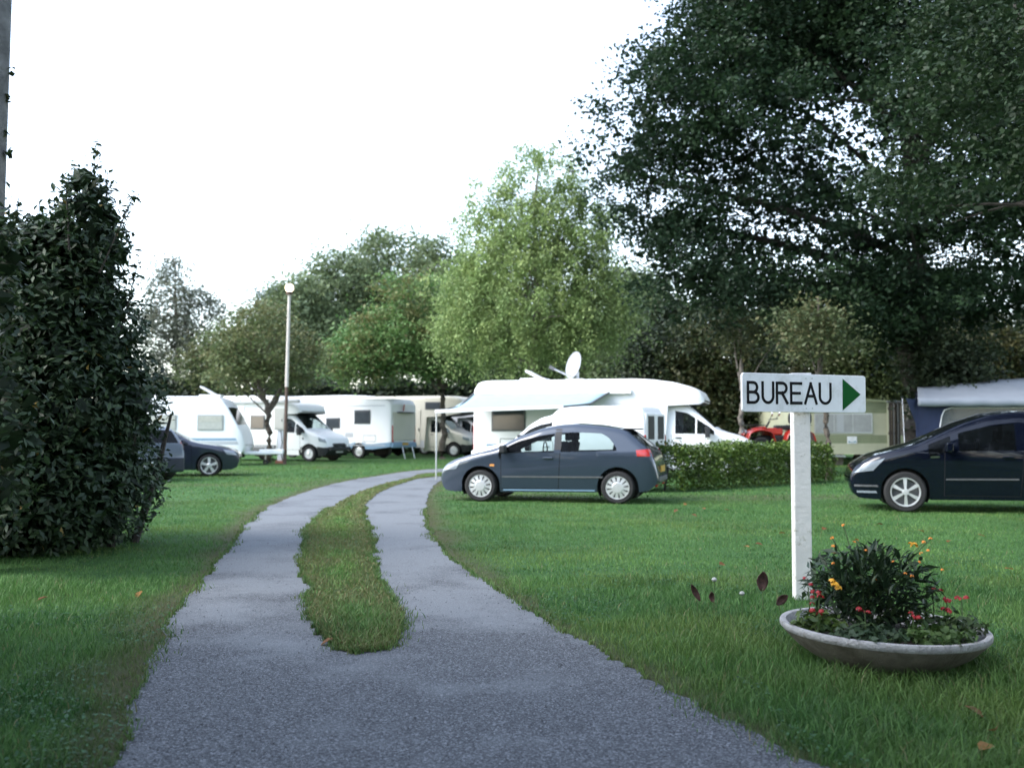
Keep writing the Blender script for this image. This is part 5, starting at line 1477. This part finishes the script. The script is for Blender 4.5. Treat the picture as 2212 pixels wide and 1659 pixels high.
def post_screen():
    Y = 37.4; x0, x1 = px(1919, Y), px(1945, Y)
    root = empty('timber_screen', ((x0 + x1) / 2, Y, 0), 0, 'narrow dark brown slatted screen at the corner of the cream mobile home', 'screen')
    w = x1 - x0
    for i in range(4):
        b = MB(); b.box((-w / 2 + w * (i + .5) / 4, 0, 1.16), (w / 4 - .03, .06, 2.32)); b.build('slat', brownM, root, bevel=.006)
    for z in (.4, 1.2, 2.1):
        b = MB(); b.box((0, .05, z), (w, .04, .09)); b.build('rail', brownM, root)
    b = MB(); b.box((0, 0, 2.36), (w + .1, .14, .06)); b.build('cap', greyP, root, bevel=.01)
    for sx in (-.05, .10):
        b = MB(); b.tube([(sx, -.06, 0), (sx, -.06, 2.3)], .018, 6); b.build('pipe', greyP, root)
post_screen()

def tent():
    Y = 27.0
    def q(u, v, dy=0.0): p = at(u, v, Y + dy); return Vector((p[0], p[1], p[2]))
    o = Vector((px(2012, Y), Y, 0))
    root = empty('awning_tent', o, 0, 'navy blue awning tent with pale blue roof behind the dark people carrier', 'tent')
    def l(v): return tuple(v - o)
    xL = px(1978, Y); xR = px(2330, Y)
    ze = at(2006, 874, Y)[2]; zr = 2.75
    gx0 = xL - o.x; gx1 = xR - o.x
    zE = 1.3 + (930 - 876) * Y / FPX
    # roof sheet: eave at the front, ridge behind, a little sag
    rows = []
    for v in np.linspace(0, 1, 9):
        row = []
        for u in np.linspace(0, 1, 18):
            x = gx0 + (gx1 - gx0) * u + .95 * v * (1 - u)
            z = zE + .16 + (.42 + .32 * u) * v ** .8 - .05 * math.sin(math.pi * v) - .03 * abs(math.sin(u * 9))
            row.append((x, -.15 + 2.4 * v, z))
        rows.append(row)
    MB().grid(rows).build('roof', tentroof, root, smooth=True, solid=.012)
    # valance
    rows = []
    for v in np.linspace(0, 1, 3):
        rows.append([(gx0 + (gx1 - gx0) * u, -.16 - .01 * math.sin(u * 40), zE + .155 - .17 * v - .015 * abs(math.sin(u * 16)) * v) for u in np.linspace(0, 1, 50)])
    MB().grid(rows).build('valance', tentroof, root, smooth=True, solid=.008)
    # front wall: navy frame round a clear window
    wx0 = px(2034, Y) - o.x
    zb0, zt0 = .02, zE + .15
    win = [(wx0 - .10, .95), (wx0 - .06, 1.4), (wx0, zE - .26), (wx0 + .07, zE - .12), (wx0 + .25, zE - .06)]
    poly = [(gx0, zb0)] + [(gx0, zt0)] + [(gx1, zt0), (gx1, zE - .06)] + win[::-1] + [(gx1, .95)][:0] + [(wx0 - .10, zb0)]
    b = MB(); b.prism([(x, 0, z) for x, z in poly], (0, 0, 0), (0, .02, 0)); b.build('front_wall', navyM, root)
    b = MB(); b.prism([(wx0 - .10, 0, zb0), (gx1, 0, zb0), (gx1, 0, .95), (wx0 - .10, 0, .95)], (0, 0, 0), (0, .02, 0)); b.build('lower_panel', navyM, root)
    b = MB(); b.prism([(x, .006, z) for x, z in win + [(gx1, zE - .06), (gx1, .95)]], (0, 0, 0), (0, .006, 0)); b.build('window_film', plasticW, root)
    b = MB(); b.tube([(x, -.012, z) for x, z in win] + [(gx1, -.012, zE - .06)], .012, 6); b.build('window_piping', signW, root)
    # wind flap at the left corner
    fl = [l(q(1949, 861)), l(q(1984, 862)), (gx0 + .02, 0, zE + .12), (gx0 + .02, 0, 1.30), l(q(1976, 912))]
    b = MB(); b.prism([(x, -.03 if i else -.25, z) for i, (x, y_, z) in enumerate(fl)], (0, 0, 0), (0, .012, 0)); b.build('wind_flap', navyM, root)
    b = MB(); b.prism([(gx0, .02, 0), (gx0 + .95, 2.3, 0), (gx0 + .95, 2.3, zE + .40), (gx0, .02, zt0)], (0, 0, 0), (.015, 0, 0)); b.build('side_wall', navyM, root)
    b = MB(); b.box(((gx0 + .95 + gx1) / 2, 2.32, 1.2), (gx1 - gx0 - .95, .02, 2.4)); b.build('back_wall', navyM, root)
    # curtain with orange and blue squares behind the window
    cols = [mat('orange_fabric', (.62, .28, .05), .8, var=.1), mat('blue_fabric', (.10, .17, .30), .8, var=.1), mat('grey_fabric', (.22, .26, .31), .8, var=.1)]
    x = px(2052, Y) - o.x; i = 0
    while x < px(2195, Y) - o.x:
        w = .20
        b = MB(); b.box((x + w / 2, .06, zE - .10 - .01 * (i % 2)), (w - .02, .01, .17)); b.build('curtain_square', cols[(0, 1, 2, 1)[i % 4]] if i % 4 != 1 else cols[1], root); x += w; i += 1
    b = MB(); b.box((px(2085, Y) - o.x, .25, zE - .45), (.55, .02, .5)); b.build('yellow_cloth', mat('yellow_fabric', (.42, .33, .10), .8, var=.2, vscale=6), root)
    for gxx in (gx0 + .03, gx1 - .05):
        b = MB(); b.tube([(gxx, .05, 0), (gxx, .05, zE + .12)], .016, 6); b.build('tent_pole', alloyM, root)
    b = MB(); b.tube([l(q(1949, 861)), (px(1940, Y) - o.x - .2, -1.0, 0)], .006, 4); b.build('guy_rope', signW, root)
tent()

def quad():
    Y = 30.5; x0 = px(1655, Y)
    tr = empty('flat_trailer', (x0 + .3, Y, 0), R(4), 'low flat trailer carrying the red quad bike behind the clipped hedge', 'trailer')
    b = MB(); b.box((0, 0, .50), (2.6, 1.5, .06)); b.build('bed', brownM, tr, bevel=.01)
    b = MB(); b.bar((-1.3, 0, .46), (-2.3, 0, .46), .07, .07); b.build('drawbar', alloyM, tr)
    for sg in (1, -1):
        wheel(tr, 0.1, sg * .88, .27, .27, .16, sg, 'steel', .16)
        b = MB(); b.box((0, sg * .76, .56), (2.6, .03, .10)); b.build('side_rail', alloyM, tr)
    red = mat('quad_red_plastic', (0.40, 0.022, 0.012), .35, coat=.6, var=.1, vscale=12)
    z = .53
    r = empty('quad_bike', (x0 + .3, Y, z), R(180), 'red quad bike with racks and black seat above the clipped hedge', 'quad bike')
    for sx in (.58, -.58):
        for sg in (1, -1):
            t = MB(); t.lathe([(.13, sg * .0), (.24, sg * .02), (.29, sg * -.03), (.29, sg * -.20), (.24, sg * -.25), (.13, sg * -.22)], 24, 'Y', (sx, sg * .56, .29)); w = t.build('wheel', rubberM, r, smooth=True, sharp=35)
            t = MB(); t.lathe([(.14, sg * -.02), (.08, sg * .0), (.001, sg * .01)], 16, 'Y', (sx, sg * .56, .29)); t.build('rim', silverM, w, smooth=True)
    # fenders: arched plastic over each wheel
    for sx, nm in ((.58, 'front_fender'), (-.58, 'rear_fender')):
        for sg in (1, -1):
            rows = []
            for yy in np.linspace(.12, .60, 5):
                rows.append([(sx + .40 * math.cos(t) * (1.08 if sx > 0 else 1.15), sg * yy, .50 + .34 * max(0, math.sin(t)) ** .8 - .10 * (yy - .12) - (.10 if abs(math.cos(t)) > .9 else 0)) for t in np.linspace(.12, math.pi - .12, 12)])
            MB().grid(rows).build(nm, red, r, smooth=True, solid=.02)
    b = MB(); b.box((.15, 0, .74), (.62, .34, .22)); b.box((.55, 0, .80), (.42, .40, .14), M=Matrix.Rotation(R(10), 3, 'Y')); b.build('tank_cover', red, r, bevel=.05, seg=3)
    b = MB(); b.box((-.32, 0, .86), (.78, .32, .14)); b.box((-.72, 0, .98), (.20, .40, .34), M=Matrix.Rotation(R(-14), 3, 'Y')); b.build('seat', blackP, r, bevel=.05, seg=3)
    b = MB(); b.box((0, 0, .46), (1.1, .36, .34)); b.build('engine', blackP, r, bevel=.04)
    b = MB(); b.tube([(.32, 0, .85), (.20, 0, 1.06)], .03, 8); b.tube([(.06, -.40, 1.12), (.18, -.18, 1.10), (.18, .18, 1.10), (.06, .40, 1.12)], .016, 8); hb_ = b.build('handlebar', blackP, r, smooth=True)
    for sg in (1, -1):
        b = MB(); b.lathe([(.001, .03), (.075, .02), (.085, 0), (.075, -.015), (.001, -.02)], 14, 'Y', (0, 0, 0)); k = b.build('mirror', chromeM, hb_, smooth=True); k.location = (.02, sg * .42, 1.28); k.rotation_euler = (0, 0, R(80))
        b = MB(); b.tube([(.10, sg * .36, 1.12), (.02, sg * .42, 1.26)], .008, 6); b.build('mirror_stalk', blackP, hb_)
    for sx, zz in ((.66, .93), (-.66, .93)):
        b = MB()
        for yy in np.linspace(-.34, .34, 5): b.tube([(sx - .28, yy, zz), (sx + .28, yy, zz)], .011, 6)
        for xx in (-.28, 0, .28): b.tube([(sx + xx, -.36, zz), (sx + xx, .36, zz)], .013, 6)
        for xx in (-.2, .2):
            for yy in (-.25, .25): b.tube([(sx + xx, yy, zz), (sx + xx * .8, yy, zz - .16)], .011, 6)
        b.build('rack', blackP, r, smooth=True)
    b = MB(); b.box((-.70, 0, 1.13), (.55, .74, .34)); b.build('rear_box', blackP, r, bevel=.09, seg=3)
    for sg in (1, -1):
        b = MB(); b.box((.97, sg * .22, .74), (.05, .16, .10)); b.build('headlight', lampGlass, r, bevel=.02)
    b = MB(); b.tube([(.98, -.28, .40), (1.06, -.28, .62), (1.06, .28, .62), (.98, .28, .40)], .018, 8); b.build('bull_bar', blackP, r, smooth=True)
quad()

# ================================================================== lamp post, meter cabinet
def lamp():
    Y = 38.9; x = px(616, Y); top = at(625, 632, Y)
    root = empty('lamp_post', (x, Y, 0), 0, 'slim street lamp with lit globe standing among the left campers', 'street lamp')
    dx = top[0] - x; h = top[2]
    b = MB(); b.tube([(0, 0, 0), (dx * .45, 0, h * .45)], [.075, .062], 12); b.build('lower_shaft', rustpole, root, smooth=True)
    b = MB(); b.tube([(dx * .45, 0, h * .45), (dx, 0, h - .05)], [.072, .058], 12); b.build('upper_shaft', galvM, root, smooth=True)
    b = MB(); b.lathe([(.001, -.10), (.11, -.10), (.13, .0), (.10, .04), (.001, .05)], 16, 'Z', (dx, 0, h)); b.build('collar', rustpole, root, smooth=True)
    e = bpy.data.materials.new('lit_globe'); n, p = nodes_of(e)
    p.inputs['Base Color'].default_value = (.9, .85, .75, 1); p.inputs['Emission Color'].default_value = (1, .78, .55, 1); p.inputs['Emission Strength'].default_value = 4.0
    b = MB(); b.lathe([(.001, -.01)] + [(.15 * math.sin(t), .145 - .15 * math.cos(t)) for t in np.linspace(.35, math.pi - .001, 14)], 20, 'Z', (dx, 0, h + .03)); b.build('globe', e, root, smooth=True)
lamp()
def cabinet():
    Y = 40.2; x = px(607, Y)
    root = empty('power_cabinet', (x, Y, 0), R(-8), 'beige electric hook-up cabinet on a white post beside the forked tree', 'cabinet')
    b = MB(); b.box((0, 0, .75), (.22, .12, 1.5)); b.build('post', whiteGRP, root, bevel=.015)
    b = MB(); b.box((-.02, -.02, 1.75), (.42, .22, .85)); d = b.build('housing', creamGRP, root, bevel=.02)
    b = MB(); b.box((-.02, -.137, 1.72), (.34, .015, .66)); b.build('door', creamGRP, d, bevel=.006)
    b = MB(); b.box((.10, -.15, 1.70), (.03, .02, .08)); b.build('latch', blackP, d)
    b = MB(); b.box((0, 0, .06), (.34, .3, .12)); b.build('foot', mat('terracotta_brick', (.28, .12, .08), .9, var=.2), root, bevel=.01)
    b = MB(); b.tube([(.03, -.075, 1.3), (.10, -.09, .8), (.04, -.10, .5), (.12, -.09, .1)], .015, 6); b.build('cable', blackP, root, smooth=True)
cabinet()

# ================================================================== office sign
def sign():
    Y = 7.92; x = px(1728, Y)
    zt = at(1731, 806, Y)[2]
    root = empty('sign_post', (x, Y, 0), 0, 'white office sign reading BUREAU with green arrow on a white post', 'sign')
    b = MB(); b.box((0, 0, zt / 2 - .01), (.132, .10, zt - .02)); b.build('post', postW, root, bevel=.008)
    b = MB(); b.box((0, 0, zt - .012), (.150, .125, .02)); b.build('cap', greyGRP, root, bevel=.004)
    yaw = R(24)
    zc = (at(1731, 811, Y)[2] + at(1731, 890, Y)[2]) / 2; Hh = .292; Wd = 1.19
    P = empty('board_holder'); bpy.data.objects.remove(P)
    M = Matrix.Rotation(yaw, 3, 'Z')
    cx0 = .012
    def loc(u, w, z): v = M @ Vector((u, w, 0)); return (v.x + cx0, v.y - .075, z)
    pan = MB(); r = .022
    out = []
    for sx, sz, a0 in ((1, 1, 0), (-1, 1, 90), (-1, -1, 180), (1, -1, 270)):
        for k in range(5):
            a = R(a0 + 22.5 * k); out.append((sx * (Wd / 2 - r) + r * math.cos(a), sz * (Hh / 2 - r) + r * math.sin(a)))
    pan.prism([loc(u, 0, zc + z) for u, z in out], (0, 0, 0), M @ Vector((0, -.022, 0)))
    board = pan.build('board', signW, root, bevel=.003)
    def face(name, polys, m):
        q = MB()
        for poly in polys: q.prism([loc(u, -.0222, zc + z) for u, z in poly], (0, 0, 0), M @ Vector((0, -.003, 0)))
        return q.build(name, m, board, fix=True)
    # arrow
    face('arrow', [[(.362, .118), (.540, -.002), (.359, -.128)]], signG)
    # letters drawn with one even stroke, as on an engraved plate
    S_ = .0215; h = .150; zb_ = -.076
    def stroke(pts):
        pts = [Vector((p[0], p[1])) for p in pts]; n = len(pts); A, B = [], []
        for i, p in enumerate(pts):
            if i == 0: d = pts[1] - p
            elif i == n - 1: d = p - pts[i - 1]
            else: d = (pts[i + 1] - p).normalized() + (p - pts[i - 1]).normalized()
            d.normalize(); nn = Vector((-d.y, d.x)) * S_ / 2
            e = d * (S_ / 2 if i == n - 1 else (-S_ / 2 if i == 0 else 0))
            A.append(p + nn + e); B.append(p - nn + e)
        return [[tuple(A[i]), tuple(A[i + 1]), tuple(B[i + 1]), tuple(B[i])] for i in range(n - 1)]
    def arc(cx, cy, rx, ry, a0, a1, n=14): return [(cx + rx * math.cos(R(a0 + (a1 - a0) * i / n)), cy + ry * math.sin(R(a0 + (a1 - a0) * i / n))) for i in range(n + 1)]
    def glyph(ch, w):
        if ch == 'B':
            q = h / 4
            return [[(0, 0), (0, h)], [(0, h), (w * .5, h)] + arc(w * .5, h * .76, w * .38, h * .24, 90, -90)[1:] + [(0, h * .52)], [(0, h * .52), (w * .55, h * .52)] + arc(w * .55, h * .26, w * .45, h * .26, 90, -90)[1:] + [(0, 0)]]
        if ch == 'U': return [[(0, h), (0, h * .34)] + arc(w / 2, h * .34, w / 2, h * .34, 180, 360)[1:] + [(w, h)]]
        if ch == 'R': return [[(0, 0), (0, h)], [(0, h), (w * .5, h)] + arc(w * .5, h * .75, w * .45, h * .25, 90, -90)[1:] + [(0, h * .5)], [(w * .5, h * .5), (w, 0)]]
        if ch == 'E': return [[(0, 0), (0, h)], [(0, h), (w, h)], [(0, h * .5), (w * .85, h * .5)], [(0, 0), (w, 0)]]
        if ch == 'A': return [[(0, 0), (w / 2, h)], [(w / 2, h), (w, 0)], [(w * .2, h * .36), (w * .8, h * .36)]]
    for i, (ch, u0, w) in enumerate([('B', -.545, .095), ('U', -.410, .098), ('R', -.277, .095), ('E', -.143, .095), ('A', -.008, .108), ('U', .134, .105)]):
        q = MB()
        for k, st_ in enumerate(glyph(ch, w)):
            for poly in stroke([(u0 + p[0], zb_ + p[1]) for p in st_]):
                q.prism([loc(u, -.0222, zc + z) for u, z in poly], (0, 0, 0), M @ Vector((0, -.0022 - .0005 * k, 0)))
        q.build('letter', signK, board, fix=False)
    for u in (-.03, .03):
        for z in (.115, -.115):
            q = MB(); q.lathe([(.001, 0), (.006, 0), (.0065, .002), (.001, .003)], 10, 'Z'); k = q.build('screw', alloyM, board, smooth=True)
            k.location = loc(u + .03, -.0225, zc + z); k.rotation_euler = (R(90), 0, yaw)
    b = MB()
    for z in (.08, -.08):
        b.box((0, -.056, zc + z), (.05, .05, .03))
    b.build('bracket', alloyM, root)
sign()

# ================================================================== planter and flowers
def planter():
    X, Y = PLANTER
    root = empty('planter_bowl', (X, Y, 0), 0, 'wide shallow round concrete planter bowl in the grass below the sign', 'planter')
    RR, zr = .585, .225
    b = MB(); pr = [(.001, 0), (.22, 0), (.30, .012), (.40, .055), (.49, .11), (.55, .165), (.572, .188)]
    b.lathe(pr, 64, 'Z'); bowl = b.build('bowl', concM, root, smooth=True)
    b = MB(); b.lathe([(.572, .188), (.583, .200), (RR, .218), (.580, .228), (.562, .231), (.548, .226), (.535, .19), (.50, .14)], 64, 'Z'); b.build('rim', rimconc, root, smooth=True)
    g = np.random.default_rng(200)
    b = MB(); b.lathe([(.001, .185), (.2, .19), (.4, .172), (.53, .155)], 40, 'Z'); b.build('soil', soilM, root, smooth=True)
    root.rotation_euler = (R(0.5), R(1.6), 0); root.scale = (.95, .95, 1.0)

    def plant(name, label, c, n, hw, hh, leaf, asp, cols, pieces, cat='plant', group=None, stems=14, dome=1.0, m=None, z0=.19):
        r = empty(name, (X + c[0], Y + c[1], z0), 0, label, cat, group)
        a = unit(g.normal(0, 1, (n, 3))); rr = g.random(n) ** .42
        P = a * rr[:, None] * np.array([hw, hw * .85, hh / 2]); P[:, 2] += hh / 2 + .02
        out = unit(P - np.array([0, 0, hh * .2]))
        c_ = tint(n, g, cols) * (.7 + .6 * g.random(n))[:, None]
        k = min(pieces, n)
        pick = np.argsort(P[:, 1] - .4 * P[:, 2])[:k] if k else np.array([], int)
        rest = np.ones(n, bool); rest[pick] = False
        if rest.any():
            V, F = leaf_quads(P[rest], leaf, g, asp, .4, out=out[rest] * .7, droop=.3, fold=.15)
            mesh_np('foliage', V, F, m or leafM, r, colors=np.repeat(c_[rest], 4, 0))['kind'] = 'stuff'
        ms = [leaf_piece('leaf', leaf * 1.08, leaf * asp * 1.08, m or leafM, tuple(q)) for q in cols]
        for i in pick:
            o = bpy.data.objects.new('leaf', ms[int(g.random() * len(ms))])
            o.location = P[i]; d = Vector(out[i]) + Vector(g.normal(0, .45, 3))
            o.rotation_euler = d.to_track_quat('X', 'Z').to_euler(); s_ = .75 + .5 * g.random(); o.scale = (s_, s_, s_)
            link(o, r)
        sb = MB()
        for i in range(stems):
            e = P[int(g.random() * n)]; sb.tube(bez((g.normal(0, .02), g.normal(0, .02), -.03), e, (e[0] * .1, e[1] * .1, .05), 4), [.006, .005, .004, .003, .002], 5)
        tag(sb.build('stems', stemM, r, smooth=True, fix=False), kind='stuff')
        return r, P
    # bushy plant in the middle
    bush, BP = plant('flowering_bush', 'dark bushy plant with yellow and orange blooms filling the planter', (-.05, .05), 1500, .37, .46, .085, .26,
        [(0.016, 0.034, 0.016), (0.024, 0.048, 0.020), (0.036, 0.062, 0.024)], 300, cat='plant', stems=30, m=leafG)
    def bloom(parent, p, r, m, n=7, name='flower'):
        b = MB()
        for i in range(n):
            d = Vector(g.normal(0, 1, 3)); d.z = abs(d.z) + .2; d.normalize(); q = Vector(p) + d * r * .7
            s1 = d.orthogonal().normalized() * r * .55; s2 = d.cross(s1).normalized() * r * .55
            b.add([q - s1, q + s2 * .8, q + s1, q - s2 * .8, q + d * r * .12], [(0, 1, 4), (1, 2, 4), (2, 3, 4), (3, 0, 4)])
        return b.build(name, m, parent, fix=False)
    k = 386.0
    def bl(u, v, dy=-.28): p = at(u, v, Y + dy); return (p[0] - X + .05, p[1] - Y - .05, p[2] - .19)
    for u, v, r, m in [(1803, 1266, .030, yellowF), (1797, 1257, .024, yellowF), (1811, 1272, .024, yellowF), (1975, 1180, .026, yellowF), (1966, 1176, .018, yellowF)]: bloom(bush, bl(u, v), r, m, 10)
    for u, v in [(1870, 1190), (1890, 1253), (1985, 1215), (2035, 1232), (1990, 1196), (1930, 1215), (1970, 1245), (1800, 1218), (1845, 1172), (1800, 1180), (1955, 1240), (2005, 1190)]: bloom(bush, bl(u, v, -.2), .013, orangeF, 6)
    tall = MB()
    for u, v in [(1822, 1136), (1798, 1163), (1850, 1168), (2010, 1165), (1995, 1172)]:
        p = bl(u, v, .05); tall.tube(bez((p[0] * .5, .0, .3), p, (0, 0, .03), 4), [.003] * 5, 4); bloom(bush, p, .015, orangeF, 6)
    tag(tall.build('flower_stems', stemM, bush, fix=False), kind='stuff')
    # red blooms round the edge, each its own plant
    reds = [(1745, 1262, 'tall red flower spike beside the foot of the sign post', .07), (1770, 1285, 'small scarlet flower at the left of the planter by the sign post', .0), (1868, 1318, 'crimson flower cluster at the front of the planter under the bush', 0),
            (1972, 1333, 'red flower at the front right of the bush in the planter', 0), (1768, 1320, 'low red flower among pale leaves at the left rim of the planter', 0), (2045, 1297, 'dark red flower below the right side of the bush', 0),
            (2077, 1296, 'rightmost red flower standing above the planter rim', 0), (2040, 1320, 'red flower low at the right inside the planter rim', 0), (2015, 1275, 'dull red flower half hidden at the right edge of the bush', 0)]
    for i, (u, v, lb, spike) in enumerate(reds):
        dy = [-.05, -.12, -.35, -.30, -.22, .0, .05, -.12, .1][i]
        p = at(u, v, Y + dy)
        r = empty('red_flower', (p[0], p[1], .17), 0, lb, 'flower', 'red flowers in the planter')
        hgt = p[2] - .17
        b = MB(); b.tube([(g.normal(0, .01), g.normal(0, .01), 0), (0, 0, hgt)], [.004, .003], 5); b.build('stem', stemM, r)
        if spike:
            for j in range(5): bloom(r, (g.normal(0, .012), g.normal(0, .012), hgt + .03 - .035 * j), .019, redF, 7, 'blossom')
        else:
            for j in range(3): bloom(r, (g.normal(0, .018), g.normal(0, .015), hgt + g.normal(0, .008)), .020, redF, 8, 'blossom')
        n = 14; P = np.stack([g.normal(0, .035, n), g.normal(0, .035, n), np.maximum(.02, hgt * g.random(n) * .8)], 1)
        V, F = leaf_quads(P, .05, g, .5, .6, fold=.1); mesh_np('foliage', V, F, leafM, r, colors=np.repeat(tint(n, g, [(.03, .06, .02), (.06, .1, .03)]), 4, 0))['kind'] = 'stuff'
    # low leafy plants
    for i, (cx_, cy_, n, hw, hh, col, lb) in enumerate([
            (-.38, -.10, 240, .15, .14, [(.05, .09, .02), (.09, .14, .03)], 'pale green leafy plant at the left of the planter by the post'),
            (-.18, -.34, 300, .20, .10, [(.03, .055, .03), (.05, .085, .035)], 'low grey-green plant at the front left inside the planter'),
            (.16, -.36, 300, .20, .10, [(.04, .08, .022), (.07, .12, .03)], 'low green plant at the front centre inside the planter'),
            (.36, -.12, 260, .17, .11, [(.03, .06, .02), (.06, .09, .03)], 'low green plant at the right inside the planter'),
            (.22, .20, 120, .14, .12, [(.05, .09, .02), (.08, .13, .03)], 'pale green plant behind the bush at the back of the planter')]):
        plant('leafy_plant', lb, (cx_, cy_), n, hw, hh, .05, .55, col, 0, stems=6, z0=.165)
planter()

# --- brown leaf-shaped seed heads and pale clocks in the grass left of the planter
for u, v, s_, tilt, lb in [(1648, 1256, 1.0, 6, 'largest oval brown dock-like leaf standing upright left of the sign post'), (1503, 1280, .95, -28, 'bent narrow brown leaf standing in the grass, leftmost of four'),
                           (1539, 1290, .55, -8, 'smallest brown leaf tip in the grass beside the bent one'), (1690, 1296, .75, 50, 'drooping dark brown leaf close to the foot of the sign post')]:
    Yq = 7.3; p = at(u, v, Yq)
    r = empty('brown_leaf', (p[0], Yq, 0), 0, lb, 'dead leaf', 'brown leaves standing in the grass')
    hh = p[2]
    b = MB(); b.tube([(-.02 * math.sin(R(tilt)), 0, 0), (-.03 * math.sin(R(tilt)), 0, hh - .05 * s_)], [.004, .003], 5); b.build('stalk', stemM, r)
    b = MB(); rows = []
    for t in np.linspace(0, 1, 9):
        wdt = .042 * s_ * math.sin(math.pi * min(.97, t * .94 + .03)) ** .75 * (.55 if abs(tilt) == 28 else 1)
        row = []
        for q in np.linspace(-1, 1, 5):
            lx = q * wdt; lz = (t - .5) * .14 * s_; ct, st2 = math.cos(R(tilt)), math.sin(R(tilt))
            row.append((lx * ct + lz * st2, .012 * (1 - q * q) + .015 * math.sin(t * 3), hh - lx * st2 + lz * ct))
        rows.append(row)
    b.grid(rows).build('blade', rustM, r, smooth=True, solid=.003)
for u, v, lb in [(1603, 1282, 'grey-white seed head in the grass between the brown leaves'), (1543, 1252, 'small pale seed head above the bent brown leaf')]:
    Yq = 7.2; p = at(u, v, Yq)
    r = empty('seed_head', (p[0], Yq, 0), 0, lb, 'wild flower', 'pale seed heads in the grass')
    b = MB(); b.tube([(0, 0, 0), (0, 0, p[2])], .0025, 5); b.build('stalk', stemM, r)
    b = MB(); b.lathe([(.001, -.016), (.014, -.01), (.02, .002), (.013, .014), (.001, .018)], 10, 'Z', (0, 0, p[2])); b.build('head', fluffM, r, smooth=True)

# --- fallen leaves
fl_me = [leaf_piece('fallen_leaf', .095, .06, leafM, c, .05) for c in [(.20, .085, .03), (.26, .13, .04), (.15, .07, .03)]]
g = np.random.default_rng(300)
spots = [(1860, 1240), (1612, 1190), (1640, 1185), (1800, 1205), (1690, 1160), (1720, 1150), (2050, 1178), (2120, 1165), (1500, 1120), (1520, 1105), (1480, 1095), (1900, 1140), (1560, 1230), (2180, 1240), (1460, 1110), (1570, 1108), (2130, 1640), (2105, 1560), (2150, 1600), (1990, 1155), (740, 1400), (705, 1395), (300, 1290), (90, 1300), (1780, 1150)]
for i, (u, v) in enumerate(spots):
    p = gp(u, v)
    o = bpy.data.objects.new('fallen_leaf', fl_me[i % 3]); o.location = (p[0], p[1], .05 if u > 800 else .025)
    o.rotation_euler = (g.normal(0, .3), g.normal(0, .3), g.random() * 6.28); link(o)
    if u < 500: lb, gr = 'small brown fallen leaf on the grass by the laurel bush', 'fallen leaves by the laurel'
    elif u < 800: lb, gr = 'small brown fallen leaf at the near tip of the grass strip in the drive', 'fallen leaves at the tip of the grass strip'
    elif v > 1500: lb, gr = 'curled brown fallen leaf in the grass below the planter', 'fallen leaves below the planter'
    elif v < 1125: lb, gr = 'small brown fallen leaf on the lawn in front of the clipped hedge', 'fallen leaves before the hedge'
    elif u > 1750: lb, gr = 'small brown fallen leaf on the lawn between the planter and the navy car', 'fallen leaves behind the planter'
    else: lb, gr = 'small brown fallen leaf on the open lawn left of the sign post', 'fallen leaves left of the sign'
    tag(o, lb, 'fallen leaf', gr)
